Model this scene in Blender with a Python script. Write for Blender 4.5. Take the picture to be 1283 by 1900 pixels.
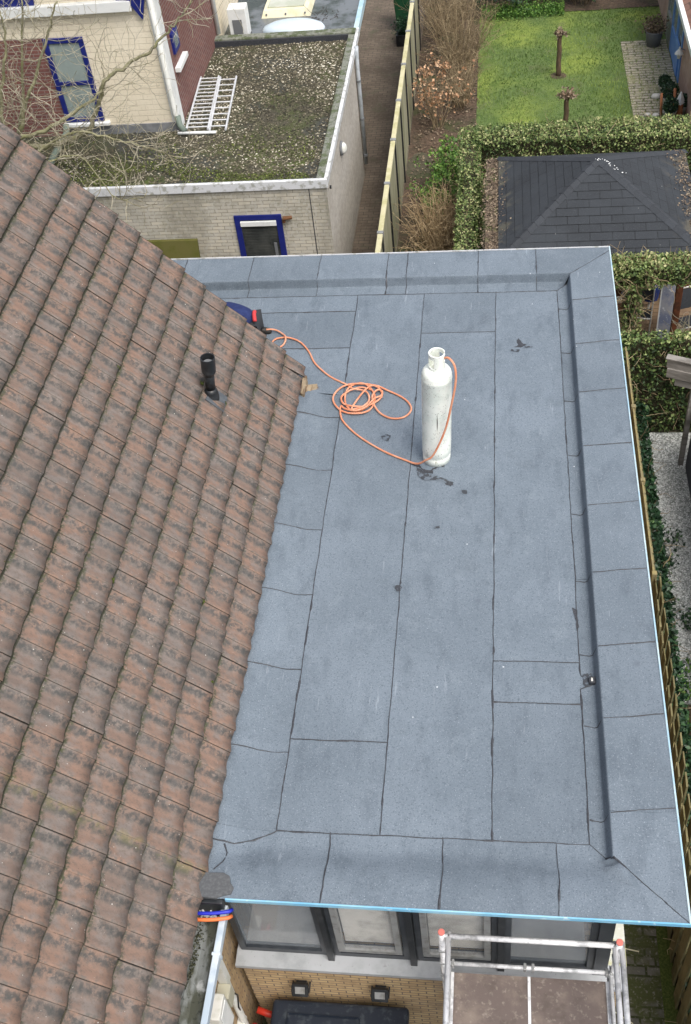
import bpy, bmesh, math, random
import numpy as np
from mathutils import Vector, Matrix, noise as mnoise

for o in list(bpy.data.objects): bpy.data.objects.remove(o)
scene = bpy.context.scene
COL = scene.collection
R = math.radians
rnd = random.Random(7)
nrs = np.random.RandomState(5)

# ------------------------------------------------------------------ camera
cam_d = bpy.data.cameras.new('camera'); cam = bpy.data.objects.new('camera', cam_d); COL.objects.link(cam)
pt, yw, rl = .80395, .20105, -.14173
right = Vector((math.cos(yw), math.sin(yw), 0))
fwd = Vector((-math.sin(yw)*math.cos(pt), math.cos(yw)*math.cos(pt), -math.sin(pt)))
up = right.cross(fwd)
r2 = right*math.cos(rl) + up*math.sin(rl); u2 = -right*math.sin(rl) + up*math.cos(rl)
m = Matrix((r2, u2, -fwd)).transposed().to_4x4(); m.translation = Vector((.9518, -4.1824, 11.3325))
cam.matrix_world = m
cam_d.sensor_fit = 'VERTICAL'; cam_d.sensor_height = 24; cam_d.lens = 2012.4/1900*24
cam_d.clip_start = .1; cam_d.clip_end = 500
scene.camera = cam

# ------------------------------------------------------------------ light
SUN_EL, SUN_AZ = 60, 136          # azimuth from +Y towards +X
w = bpy.data.worlds.new('World'); scene.world = w; w.use_nodes = True
nt = w.node_tree; bg = nt.nodes['Background']
sky = nt.nodes.new('ShaderNodeTexSky'); sky.sky_type = 'NISHITA'; sky.sun_disc = False
sky.sun_elevation = R(SUN_EL); sky.sun_rotation = R(SUN_AZ)
sky.air_density = 1.0; sky.dust_density = 6.0; sky.ozone_density = 1.0
hs = nt.nodes.new('ShaderNodeHueSaturation'); hs.inputs['Saturation'].default_value = .55
nt.links.new(sky.outputs[0], hs.inputs['Color']); nt.links.new(hs.outputs[0], bg.inputs[0])
bg.inputs[1].default_value = .15
sl = bpy.data.lights.new('sun', 'SUN'); sun = bpy.data.objects.new('sun', sl); COL.objects.link(sun)
sl.energy = .85; sl.angle = R(28); sl.color = (1, .96, .9)
sd = Vector((math.sin(R(SUN_AZ))*math.cos(R(SUN_EL)), math.cos(R(SUN_AZ))*math.cos(R(SUN_EL)), math.sin(R(SUN_EL))))
sun.rotation_euler = sd.to_track_quat('Z', 'Y').to_euler()
scene.view_settings.view_transform = 'Standard'; scene.view_settings.look = 'None'
scene.view_settings.exposure = .66; scene.view_settings.gamma = 1
scene.render.engine = 'CYCLES'

# ------------------------------------------------------------------ materials
MATS = {}
def mat(name, base, rough=.85, layers=(), bump=(), brick=None, metal=0, tint=None, spec=.4, objvar=0, trans=0, coat=0):
    """layers: dict(s=scale, c=colour, lo, hi, st=stretch, kind, ax=(axis,a,b), uv=bool)"""
    if name in MATS: return MATS[name]
    M = bpy.data.materials.new(name); M.use_nodes = True; MATS[name] = M
    T = M.node_tree; N = T.nodes; K = T.links; P = N['Principled BSDF']
    tc = N.new('ShaderNodeTexCoord')
    def vec(st=None, uv=False):
        src = tc.outputs['UV'] if uv else tc.outputs['Object']
        if st is None: return src
        mp = N.new('ShaderNodeMapping'); mp.inputs['Scale'].default_value = st; K.new(src, mp.inputs[0]); return mp.outputs[0]
    def rng(src, lo, hi, a=0, b=1, smooth=True):
        r = N.new('ShaderNodeMapRange'); r.interpolation_type = 'SMOOTHSTEP' if smooth else 'LINEAR'
        r.inputs[1].default_value = lo; r.inputs[2].default_value = hi; r.inputs[3].default_value = a; r.inputs[4].default_value = b
        K.new(src, r.inputs[0]); return r.outputs[0]
    def mul(a, b):
        q = N.new('ShaderNodeMath'); q.operation = 'MULTIPLY'; K.new(a, q.inputs[0])
        if isinstance(b, (int, float)): q.inputs[1].default_value = b
        else: K.new(b, q.inputs[1])
        return q.outputs[0]
    def mix(f, a, b):
        x = N.new('ShaderNodeMix'); x.data_type = 'RGBA'
        if isinstance(f, (int, float)): x.inputs[0].default_value = f
        else: K.new(f, x.inputs[0])
        for i, v in ((6, a), (7, b)):
            if isinstance(v, tuple): x.inputs[i].default_value = (*v, 1)
            else: K.new(v, x.inputs[i])
        return x.outputs[2]
    col = base if isinstance(base, tuple) else base
    hgt = None
    if tint:                                   # list of (pos, colour) over attribute 'tint'
        at = N.new('ShaderNodeAttribute'); at.attribute_name = 'tint'
        rp = N.new('ShaderNodeValToRGB'); K.new(at.outputs['Fac'], rp.inputs[0])
        el = rp.color_ramp.elements
        while len(el) < len(tint): el.new(.5)
        for e, (p, c) in zip(el, tint): e.position = p; e.color = (*c, 1)
        col = rp.outputs[0]
    if brick:                                  # dict(w,h,m,c2,mc)
        b = N.new('ShaderNodeTexBrick'); K.new(vec(None, True), b.inputs['Vector'])
        b.inputs['Scale'].default_value = 1; b.inputs['Brick Width'].default_value = brick['w']; b.inputs['Row Height'].default_value = brick['h']
        b.inputs['Mortar Size'].default_value = brick['m']; b.inputs['Mortar Smooth'].default_value = .3
        b.inputs['Color1'].default_value = (*base, 1); b.inputs['Color2'].default_value = (*brick['c2'], 1); b.inputs['Mortar'].default_value = (*brick['mc'], 1)
        b.inputs['Bias'].default_value = brick.get('bias', 0)
        b.offset = brick.get('off', .5)
        col = b.outputs['Color']; hgt = rng(b.outputs['Fac'], 0, 1, 1, 0, False)
    for L in layers:
        v = vec(L.get('st'), L.get('uv', False)); kd = L.get('kind', 'noise')
        if kd == 'noise':
            n = N.new('ShaderNodeTexNoise'); n.inputs['Scale'].default_value = L['s']; n.inputs['Detail'].default_value = L.get('d', 6); n.inputs['Roughness'].default_value = L.get('r', .6)
            K.new(v, n.inputs['Vector']); f = n.outputs['Fac']
        elif kd == 'spots':
            n = N.new('ShaderNodeTexVoronoi'); n.inputs['Scale'].default_value = L['s']; K.new(v, n.inputs['Vector'])
            f = n.outputs['Distance']
        elif kd == 'cells':
            n = N.new('ShaderNodeTexVoronoi'); n.inputs['Scale'].default_value = L['s']; K.new(v, n.inputs['Vector'])
            sp = N.new('ShaderNodeSeparateColor'); K.new(n.outputs['Color'], sp.inputs[0]); f = sp.outputs[0]
        elif kd == 'attr':
            n = N.new('ShaderNodeAttribute'); n.attribute_name = L['a']; f = n.outputs['Fac']
        f = rng(f, L['lo'], L['hi'])
        if 'k' in L: f = mul(f, L['k'])
        if 'ax' in L:
            sx = N.new('ShaderNodeSeparateXYZ'); K.new(tc.outputs['Object'], sx.inputs[0])
            f = mul(f, rng(sx.outputs[L['ax'][0]], L['ax'][1], L['ax'][2]))
        if 'band' in L:
            sx = N.new('ShaderNodeSeparateXYZ'); K.new(tc.outputs['Object'], sx.inputs[0])
            s1 = N.new('ShaderNodeMath'); s1.operation = 'SUBTRACT'; K.new(sx.outputs[L['band'][0]], s1.inputs[0]); s1.inputs[1].default_value = L['band'][1]
            s2 = N.new('ShaderNodeMath'); s2.operation = 'ABSOLUTE'; K.new(s1.outputs[0], s2.inputs[0]); f = mul(f, rng(s2.outputs[0], L['band'][2], 0, 0, 1))
        if 'mask' in L:                        # (scale, lo, hi)
            n2 = N.new('ShaderNodeTexNoise'); n2.inputs['Scale'].default_value = L['mask'][0]; n2.inputs['Detail'].default_value = 4
            K.new(tc.outputs['Object'], n2.inputs['Vector']); f = mul(f, rng(n2.outputs['Fac'], L['mask'][1], L['mask'][2]))
        if 'amask' in L:                       # (attribute, centre, halfwidth)
            a = N.new('ShaderNodeAttribute'); a.attribute_name = L['amask'][0]
            s1 = N.new('ShaderNodeMath'); s1.operation = 'SUBTRACT'; K.new(a.outputs['Fac'], s1.inputs[0]); s1.inputs[1].default_value = L['amask'][1]
            s2 = N.new('ShaderNodeMath'); s2.operation = 'ABSOLUTE'; K.new(s1.outputs[0], s2.inputs[0])
            f = mul(f, rng(s2.outputs[0], L['amask'][2], L['amask'][3] if len(L['amask']) > 3 else 0, 0, 1))
        col = mix(f, col, L['c'])
    if objvar:
        oi = N.new('ShaderNodeObjectInfo'); hv = N.new('ShaderNodeHueSaturation')
        K.new(rng(oi.outputs['Random'], 0, 1, 1-objvar, 1+objvar, False), hv.inputs['Value'])
        if isinstance(col, tuple): hv.inputs['Color'].default_value = (*col, 1)
        else: K.new(col, hv.inputs['Color'])
        col = hv.outputs[0]
    if isinstance(col, tuple): P.inputs['Base Color'].default_value = (*col, 1)
    else: K.new(col, P.inputs['Base Color'])
    P.inputs['Roughness'].default_value = rough; P.inputs['Metallic'].default_value = metal
    P.inputs['Specular IOR Level'].default_value = spec
    if coat: P.inputs['Coat Weight'].default_value = coat
    if trans:
        P.inputs['Transmission Weight'].default_value = 0
        tr = N.new('ShaderNodeBsdfTransparent'); ms = N.new('ShaderNodeMixShader'); ms.inputs[0].default_value = trans
        K.new(P.outputs[0], ms.inputs[1]); K.new(tr.outputs[0], ms.inputs[2]); K.new(ms.outputs[0], N['Material Output'].inputs[0])
    last = None
    if hgt is not None:
        bp = N.new('ShaderNodeBump'); bp.inputs['Strength'].default_value = .7; bp.inputs['Distance'].default_value = .006
        K.new(hgt, bp.inputs['Height']); last = bp.outputs[0]
    for s, st, d in bump:
        n = N.new('ShaderNodeTexNoise'); n.inputs['Scale'].default_value = s; n.inputs['Detail'].default_value = 5; K.new(tc.outputs['Object'], n.inputs['Vector'])
        bp = N.new('ShaderNodeBump'); bp.inputs['Strength'].default_value = st; bp.inputs['Distance'].default_value = d
        K.new(n.outputs['Fac'], bp.inputs['Height'])
        if last: K.new(last, bp.inputs['Normal'])
        last = bp.outputs[0]
    if last: K.new(last, P.inputs['Normal'])
    return M

membrane = mat('membrane', (.130,.162,.194), .74, [
    dict(s=1.1, c=(.165,.202,.240), lo=.40, hi=.66, k=.7), dict(s=6, c=(.088,.112,.138), lo=.48, hi=.72, k=.6, st=(1,.35,1)),
    dict(s=3.4, c=(.18,.218,.252), lo=.52, hi=.70, k=.55, d=9, r=.7), dict(s=2.0, c=(.085,.105,.125), lo=.56, hi=.72, k=.5, d=9, r=.75),
    dict(s=38, c=(.17,.205,.24), lo=.50, hi=.68, k=.55), dict(s=80, c=(.06,.078,.098), lo=.52, hi=.68, k=.75),
    dict(s=95, c=(.33,.38,.43), lo=.61, hi=.72, k=.6, d=2),
    dict(s=5, c=(.30,.34,.38), lo=.64, hi=.70, k=.4, st=(5,.5,1), d=5, mask=(1.4,.45,.6)),
    dict(s=3.2, kind='spots', c=(.6,.63,.66), lo=.035, hi=.012, k=.8), dict(s=1.1, kind='spots', c=(.10,.12,.15), lo=.06, hi=.01, k=.5)],
    bump=[(200,.4,.004),(5,.35,.03)], objvar=.07, spec=.3)
bitumen = mat('bitumen', (.035,.038,.045), .55, [dict(s=60, c=(.07,.075,.085), lo=.45, hi=.7)], bump=[(80,.3,.004)])
bitumen_wet = mat('bitumen_wet', (.045,.050,.058), .45, [dict(s=22, c=(.12,.148,.178), lo=.50, hi=.58)])
flapmat = mat('flap_felt', (.075,.08,.085), .8, [dict(s=40, c=(.11,.115,.12), lo=.4, hi=.7)], bump=[(60,.3,.004)])
tiles = mat('clay_tiles', (.240,.158,.120), .88, [
    dict(kind='attr', a='rnd', s=1, c=(.195,.145,.120), lo=.35, hi=.9),
    dict(s=6, c=(.20,.18,.165), lo=.44, hi=.62, k=.7),
    dict(s=26, c=(.145,.118,.10), lo=.48, hi=.66, k=.6),
    dict(kind='noise', s=9, c=(.072,.073,.071), lo=.30, hi=.64, k=.85, amask=('v',.27,.30,.0), r=.75),
    dict(kind='noise', s=28, c=(.060,.062,.060), lo=.42, hi=.60, k=.8, amask=('v',.22,.26,.05)),
    dict(kind='noise', s=24, c=(.11,.105,.095), lo=.44, hi=.62, k=.7, amask=('v',.97,.12,.02)),
    dict(kind='noise', s=34, c=(.08,.08,.072), lo=.44, hi=.60, k=.8, amask=('u',.9,.20,.04)),
    dict(kind='noise', s=34, c=(.06,.068,.030), lo=.40, hi=.6, k=.8, amask=('u',.86,.13,.02), mask=(1.6,.40,.6)),
    dict(s=95, c=(.08,.078,.072), lo=.60, hi=.68, k=.7),
    dict(s=1.3, c=(.10,.10,.098), lo=.48, hi=.75, k=.35),
    dict(s=9, c=(.20,.18,.06), lo=.45, hi=.62, k=.35, band=(1,-1.47,.09)),
    dict(s=9, c=(.42,.39,.35), lo=.54, hi=.60, k=.5, band=(1,4.62,.06), mask=(4,.45,.55)),
    dict(s=13, kind='spots', c=(.55,.53,.49), lo=.075, hi=.035, mask=(2.5,.42,.56)),
    dict(s=34, kind='spots', c=(.42,.41,.37), lo=.12, hi=.06, mask=(5,.56,.64)),
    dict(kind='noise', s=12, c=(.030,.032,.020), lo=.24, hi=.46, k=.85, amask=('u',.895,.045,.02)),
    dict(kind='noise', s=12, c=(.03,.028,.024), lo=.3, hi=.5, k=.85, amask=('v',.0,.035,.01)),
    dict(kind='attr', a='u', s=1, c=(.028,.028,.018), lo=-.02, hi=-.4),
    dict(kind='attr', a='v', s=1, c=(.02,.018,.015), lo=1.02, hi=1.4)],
    bump=[(60,.4,.006),(14,.25,.01)], spec=.25)
mossy = mat('moss', (.045,.07,.012), .95, [dict(s=40, c=(.10,.12,.03), lo=.4, hi=.7)], bump=[(60,.8,.01)])
zinc = mat('zinc', (.20,.215,.21), .5, [dict(s=9, c=(.075,.08,.06), lo=.38, hi=.56, st=(1,.4,1)), dict(s=26, c=(.03,.032,.026), lo=.55, hi=.68, k=.8), dict(s=5, c=(.55,.57,.57), lo=.6, hi=.7, k=.6)], metal=.15, bump=[(20,.4,.01)])
film = mat('trim_film', (.16,.42,.62), .45, [dict(s=2.5, c=(.28,.52,.66), lo=.40, hi=.62), dict(s=14, c=(.6,.72,.78), lo=.62, hi=.68, k=.6)])
film_pale = mat('trim_pale', (.33,.50,.60), .45, [dict(s=3, c=(.46,.58,.62), lo=.4, hi=.6)])
dark_frame = mat('anthracite_frame', (.028,.033,.04), .35, [dict(s=6, c=(.05,.057,.065), lo=.4, hi=.7)])
grey_alu = mat('grey_aluminium', (.3,.31,.31), .35, [dict(s=12, c=(.2,.2,.19), lo=.45, hi=.7)], metal=.3)
sill_m = mat('sill_aluminium', (.40,.42,.44), .45, [dict(s=4, c=(.3,.32,.33), lo=.4, hi=.7), dict(s=30, c=(.2,.2,.19), lo=.62, hi=.7, k=.5)], metal=.1)
sill_old = mat('sill_stained', (.55,.56,.48), .6, [dict(s=7, c=(.42,.41,.16), lo=.45, hi=.6), dict(s=20, c=(.6,.62,.6), lo=.5, hi=.6, k=.6)])
glass_m = mat('window_glass', (.27,.31,.35), .06, [dict(s=2, c=(.33,.37,.41), lo=.4, hi=.6)], spec=.9, trans=.55)
yellow_brick = mat('yellow_brick', (.56,.42,.23), .9, [dict(s=5, c=(.3,.21,.12), lo=.42, hi=.66, k=.7), dict(s=2.2, c=(.24,.19,.15), lo=.5, hi=.7, k=.6), dict(s=60, c=(.5,.4,.24), lo=.55, hi=.7, k=.5)],
    brick=dict(w=.155,h=.058,m=.007,c2=(.46,.32,.17),mc=(.16,.13,.105)), bump=[(60,.3,.005)])
pale_brick = mat('pale_brick', (.58,.54,.44), .95, [dict(s=1.2, c=(.27,.26,.20), lo=.42, hi=.66, k=.6), dict(s=18, c=(.52,.51,.46), lo=.45, hi=.65, k=.6), dict(s=2.5, c=(.22,.225,.14), lo=.5, hi=.68, k=.55, ax=(0,-1.5,-3.5)), dict(s=1.6, c=(.20,.19,.15), lo=.45, hi=.65, k=.5, st=(1,1,.25))],
    brick=dict(w=.215,h=.066,m=.006,c2=(.42,.40,.34),mc=(.25,.24,.20)), bump=[(60,.3,.005)])
render_wall = mat('pale_side_brick', (.50,.47,.41), .95, [dict(s=1.5, c=(.34,.31,.27), lo=.4, hi=.65, k=.7, st=(1,.5,1)), dict(s=14, c=(.5,.48,.44), lo=.45, hi=.65, k=.7)],
    brick=dict(w=.215,h=.066,m=.005,c2=(.4,.375,.33),mc=(.27,.25,.22)), bump=[(30,.3,.005)])
cream_brick = mat('cream_brick', (.76,.69,.54), .9, [dict(s=1, c=(.8,.74,.6), lo=.4, hi=.7, k=.6), dict(s=25, c=(.58,.51,.38), lo=.5, hi=.7, k=.5)],
    brick=dict(w=.30,h=.10,m=.008,c2=(.73,.66,.51),mc=(.58,.51,.39)), bump=[(30,.2,.004)])
red_brick = mat('red_brick', (.20,.085,.07), .92, [dict(s=1.4, c=(.15,.07,.06), lo=.4, hi=.7, k=.7), dict(s=40, c=(.26,.13,.11), lo=.5, hi=.7, k=.5)],
    brick=dict(w=.215,h=.066,m=.009,c2=(.14,.06,.055),mc=(.24,.19,.17)), bump=[(40,.3,.005)])
blue_paint = mat('blue_paint', (.010,.018,.15), .4, [dict(s=5, c=(.016,.025,.18), lo=.4, hi=.7)])
bright_blue = mat('door_blue', (.10,.22,.50), .4, [dict(s=5, c=(.14,.28,.55), lo=.4, hi=.7)])
white_paint = mat('white_paint', (.74,.76,.75), .5, [dict(s=6, c=(.62,.65,.64), lo=.45, hi=.7)])
cream_paint = mat('cream_paint', (.70,.67,.50), .55, [dict(s=5, c=(.6,.57,.38), lo=.45, hi=.7)])
alu_trim = mat('alu_trim', (.62,.64,.66), .4, [dict(s=9, c=(.35,.36,.33), lo=.5, hi=.65), dict(s=40, c=(.8,.82,.82), lo=.6, hi=.7, k=.6)])
lead = mat('lead', (.16,.17,.18), .6, [dict(s=5, c=(.24,.25,.26), lo=.4, hi=.7)])
lead_moss = mat('lead_moss', (.19,.2,.17), .9, [dict(s=6, c=(.08,.10,.05), lo=.42, hi=.6), dict(s=30, c=(.42,.44,.42), lo=.6, hi=.68, k=.8), dict(s=16, c=(.05,.06,.04), lo=.5, hi=.65, k=.6)])
curtain = mat('net_curtain', (.40,.47,.45), .9, [dict(s=7, c=(.30,.36,.35), lo=.4, hi=.7, st=(3,1,.2))])
roof_base = mat('mossy_roof_bed', (.055,.05,.035), .95, [dict(s=2, c=(.05,.06,.02), lo=.4, hi=.6), dict(s=30, c=(.16,.145,.10), lo=.5, hi=.7), dict(s=1.5, c=(.085,.12,.02), lo=.42, hi=.62, ax=(1,-1.0,-2.7)), dict(s=.7, c=(.05,.052,.045), lo=.45, hi=.6)], bump=[(45,.8,.02)])
pebble_m = mat('roof_pebbles', (.3,.3,.3), .9, tint=[(0,(.03,.028,.018)), (.4,(.085,.075,.048)), (.7,(.20,.18,.125)), (.9,(.45,.42,.33)), (1,(.72,.70,.6))])
white_gravel = mat('white_gravel', (.3,.3,.3), .8, tint=[(0,(.18,.19,.18)), (.4,(.40,.42,.40)), (.8,(.62,.64,.62)), (1,(.82,.83,.81))])
gravel_bed = mat('gravel_bed', (.28,.30,.28), .95, [dict(s=50, c=(.16,.17,.16), lo=.4, hi=.6)], bump=[(50,.8,.02)])
wet_roof = mat('wet_roof', (.14,.155,.165), .25, [dict(s=1.2, c=(.045,.055,.045), lo=.44, hi=.6), dict(s=10, c=(.05,.045,.03), lo=.6, hi=.68, k=.8)])
soil = mat('soil', (.085,.058,.04), .97, [dict(s=2, c=(.05,.042,.026), lo=.4, hi=.65), dict(s=18, c=(.13,.09,.06), lo=.5, hi=.68), dict(s=1.1, c=(.05,.065,.02), lo=.52, hi=.66, k=.7)], bump=[(14,.8,.05),(60,.5,.01)])
lawn_m = mat('lawn', (.115,.175,.05), .95, [dict(s=.5, c=(.24,.31,.06), lo=.46, hi=.64), dict(s=4, c=(.07,.13,.03), lo=.45, hi=.66, k=.7), dict(s=1.4, c=(.14,.15,.07), lo=.55, hi=.68, k=.6), dict(s=40, c=(.055,.10,.025), lo=.5, hi=.7, k=.5), dict(s=26, c=(.28,.36,.08), lo=.58, hi=.7, k=.5)], bump=[(40,1,.05),(9,.6,.06)])
alley_m = mat('alley_pavers', (.16,.125,.095), .9, [dict(s=1.1, c=(.07,.055,.04), lo=.4, hi=.64, k=.8), dict(s=12, c=(.16,.13,.10), lo=.5, hi=.7, k=.6), dict(s=2.4, c=(.08,.085,.05), lo=.54, hi=.68, k=.6)], brick=dict(w=.21,h=.105,m=.008,c2=(.12,.095,.072),mc=(.06,.055,.035)), bump=[(30,.4,.01)])
path_m = mat('mossy_pavers', (.13,.125,.11), .85, [dict(s=3, c=(.055,.065,.02), lo=.4, hi=.56), dict(s=25, c=(.22,.21,.19), lo=.54, hi=.68, k=.7), dict(s=2, c=(.045,.06,.012), lo=.40, hi=.58, ax=(0,.42,.72))], brick=dict(w=.21,h=.105,m=.014,c2=(.09,.09,.08),mc=(.03,.038,.012)), bump=[(30,.5,.01)])
terrace_m = mat('terrace_pavers', (.34,.31,.24), .9, [dict(s=2, c=(.26,.25,.14), lo=.42, hi=.62, k=.7), dict(s=14, c=(.45,.42,.35), lo=.5, hi=.7, k=.6)], brick=dict(w=.32,h=.125,m=.022,c2=(.26,.24,.19),mc=(.095,.09,.05)), bump=[(30,.4,.01)])
patio_m = mat('patio_slabs', (.20,.22,.24), .9, [dict(s=3, c=(.14,.155,.17), lo=.4, hi=.65)], brick=dict(w=.5,h=.5,m=.008,c2=(.18,.195,.21),mc=(.07,.075,.07)))
fence_cream = mat('fence_cream', (.50,.47,.30), .8, [dict(s=3, c=(.40,.38,.20), lo=.42, hi=.64), dict(s=20, c=(.62,.6,.45), lo=.55, hi=.7, k=.5)])
fence_side = mat('fence_side', (.30,.29,.20), .85, [dict(s=3, c=(.22,.22,.13), lo=.4, hi=.65, st=(1,1,.3))], bump=[(30,.3,.006)])
fence_wood = mat('mossy_wood', (.17,.15,.075), .9, [dict(s=5, c=(.10,.09,.035), lo=.42, hi=.62, st=(1,1,.2)), dict(s=2, c=(.26,.23,.12), lo=.5, hi=.7, k=.6)], bump=[(40,.4,.006)], objvar=.15)
fence_top = mat('fence_cap_wood', (.21,.18,.10), .85, [dict(s=9, c=(.28,.23,.10), lo=.42, hi=.62), dict(s=14, c=(.06,.055,.03), lo=.62, hi=.7, k=.7)])
grey_wood = mat('weathered_wood', (.25,.235,.215), .85, [dict(s=6, c=(.15,.14,.125), lo=.42, hi=.64, st=(.3,1,2)), dict(s=3, c=(.33,.32,.30), lo=.5, hi=.7, k=.6)], bump=[(30,.4,.006)])
brown_wood = mat('brown_wood', (.16,.075,.035), .7, [dict(s=8, c=(.10,.045,.02), lo=.4, hi=.65, st=(1,1,.2))])
rust_wood = mat('rust_wood', (.20,.07,.03), .8, [dict(s=10, c=(.10,.04,.02), lo=.4, hi=.65)])
deck_m = mat('deck_boards', (.22,.15,.09), .85, [dict(s=3, c=(.16,.11,.07), lo=.4, hi=.65)], brick=dict(w=2.4,h=.11,m=.008,c2=(.19,.13,.08),mc=(.05,.035,.02)))
shingle = mat('shingles', (.022,.026,.031), .85, [dict(s=1.6, c=(.034,.040,.047), lo=.4, hi=.65, k=.8), dict(s=70, c=(.07,.078,.086), lo=.54, hi=.70, k=.6), dict(s=2.6, c=(.11,.105,.075), lo=.50, hi=.62, k=.8, ax=(0,-1.15,-1.6)), dict(s=2.6, c=(.13,.115,.08), lo=.50, hi=.62, k=.8, ax=(0,1.0,1.6)), dict(s=5, kind='spots', c=(.45,.46,.44), lo=.05, hi=.025, mask=(3,.54,.62)), dict(s=30, c=(.03,.033,.038), lo=.5, hi=.7, k=.5)],
    brick=dict(w=.34,h=.145,m=.007,c2=(.027,.032,.038),mc=(.009,.011,.013)), bump=[(150,.4,.004)])
ridge_m = mat('ridge_shingle', (.032,.037,.044), .85, [dict(s=90, c=(.07,.078,.086), lo=.52, hi=.68, k=.6)], bump=[(150,.4,.004)], objvar=.12)
black_plastic = mat('black_plastic', (.012,.014,.016), .35, [dict(s=9, c=(.03,.033,.036), lo=.45, hi=.65)])
box_plastic = mat('navy_black_plastic', (.012,.018,.030), .45, [dict(s=14, c=(.04,.05,.062), lo=.5, hi=.66), dict(s=60, c=(.09,.10,.11), lo=.64, hi=.7, k=.5)])
cyl_paint = mat('cylinder_paint', (.82,.86,.80), .5, [dict(s=5, c=(.70,.76,.70), lo=.42, hi=.62), dict(s=13, c=(.50,.53,.48), lo=.60, hi=.68, k=.6, st=(1,1,.5)), dict(s=45, kind='spots', c=(.10,.08,.06), lo=.22, hi=.12, mask=(9,.48,.56)), dict(s=60, c=(.30,.19,.11), lo=.62, hi=.68, k=.7, mask=(5,.45,.6)), dict(s=22, c=(.30,.28,.20), lo=.62, hi=.72, k=.7, st=(1,1,.3)), dict(s=34, c=(.06,.05,.045), lo=.69, hi=.73), dict(s=9, c=(.72,.74,.70), lo=.55, hi=.68, k=.6), dict(s=60, c=(.22,.13,.08), lo=.66, hi=.72, k=.7, ax=(2,.12,.03))])
scrape = mat('scrape', (.05,.045,.04), .7)
brass = mat('brass', (.35,.25,.10), .35, metal=.8)
hose_or = mat('hose_orange', (.62,.24,.13), .5, [dict(s=8, c=(.66,.34,.22), lo=.4, hi=.7), dict(s=60, c=(.3,.13,.09), lo=.62, hi=.72, k=.5)])
hose_or2 = mat('tube_orange', (.68,.17,.05), .45)
hose_blue = mat('tube_blue', (.02,.03,.42), .4)
red_plastic = mat('red_plastic', (.45,.03,.015), .45)
red_cap = mat('red_cap', (.58,.17,.14), .5)
tube_alu = mat('scaffold_tube', (.72,.73,.74), .42, [dict(s=11, c=(.42,.43,.44), lo=.45, hi=.65), dict(s=45, c=(.72,.73,.74), lo=.58, hi=.7, k=.6), dict(s=60, c=(.15,.15,.14), lo=.66, hi=.72, k=.6)], metal=.25)
plywood = mat('platform_ply', (.12,.095,.085), .85, [dict(s=3, c=(.19,.155,.13), lo=.46, hi=.68, d=9), dict(s=26, c=(.27,.235,.20), lo=.54, hi=.70, k=.6, d=9), dict(s=8, c=(.08,.065,.055), lo=.52, hi=.7, k=.6), dict(s=30, kind='spots', c=(.02,.02,.02), lo=.06, hi=.03, mask=(4,.5,.6))], bump=[(80,.4,.004)])
white_plastic = mat('white_plastic', (.62,.63,.60), .5, [dict(s=9, c=(.5,.51,.45), lo=.45, hi=.7)])
beige_plastic = mat('beige_plastic', (.42,.41,.32), .55)
green_plastic = mat('green_plastic', (.012,.07,.03), .5, [dict(s=4, c=(.02,.09,.04), lo=.4, hi=.7)])
tarp = mat('pale_dome', (.50,.60,.68), .3, [dict(s=2, c=(.6,.68,.74), lo=.4, hi=.7)])
mossboard = mat('mossy_board', (.10,.095,.025), .95, [dict(s=3, c=(.08,.085,.012), lo=.4, hi=.65)], bump=[(30,.5,.006)])
bark = mat('bark', (.27,.26,.16), .95, [dict(s=14, c=(.17,.165,.09), lo=.42, hi=.62), dict(s=6, c=(.24,.25,.10), lo=.5, hi=.7, k=.6)], bump=[(50,.6,.01)])
twig_m = mat('pale_twigs', (.42,.39,.30), .9, [dict(s=4, c=(.26,.24,.15), lo=.42, hi=.62)])
brown_twig = mat('brown_twigs', (.17,.125,.075), .9, tint=[(0,(.12,.085,.05)), (.5,(.25,.19,.11)), (1,(.42,.34,.21))])
ivy_leaf = mat('ivy_leaves', (.1,.1,.1), .6, tint=[(0,(.025,.052,.017)), (.3,(.065,.11,.028)), (.6,(.13,.185,.055)), (.85,(.22,.27,.09)), (1,(.36,.36,.17))])
dark_leaf = mat('dark_leaves', (.1,.1,.1), .5, tint=[(0,(.008,.026,.012)), (.5,(.018,.05,.022)), (.85,(.035,.085,.03)), (1,(.10,.17,.06))])
green_leaf = mat('green_leaves', (.1,.1,.1), .55, tint=[(0,(.03,.09,.014)), (.5,(.08,.18,.03)), (1,(.22,.36,.07))])
copper_leaf = mat('copper_leaves', (.1,.1,.1), .7, tint=[(0,(.18,.085,.04)), (.5,(.42,.24,.13)), (1,(.66,.46,.30))])
dead_leaf = mat('dead_leaves', (.1,.1,.1), .8, tint=[(0,(.06,.045,.033)), (.5,(.17,.125,.085)), (1,(.33,.27,.19))])
navy_cloth = mat('navy_cloth', (.012,.022,.09), .9, [dict(s=12, c=(.02,.034,.12), lo=.4, hi=.7)], bump=[(12,.5,.02)])
dark_cloth = mat('dark_cloth', (.03,.034,.04), .9, bump=[(14,.5,.02)])
red_cloth = mat('red_cloth', (.50,.045,.05), .8)
skin = mat('skin', (.48,.28,.2), .6)
hair = mat('hair', (.06,.035,.02), .7)
boot = mat('boot', (.02,.018,.016), .6)
stone_w = mat('pale_stone', (.55,.54,.50), .8, [dict(s=6, c=(.4,.4,.36), lo=.4, hi=.7)])
grey_pot = mat('grey_pot', (.15,.16,.17), .7)
terracotta = mat('terracotta', (.42,.17,.08), .8)
timber = mat('old_timber', (.30,.24,.16), .9, [dict(s=20, c=(.15,.10,.06), lo=.42, hi=.62, st=(1,.2,1))], bump=[(50,.6,.008)])
interior = mat('interior', (.5,.51,.52), .9)
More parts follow.
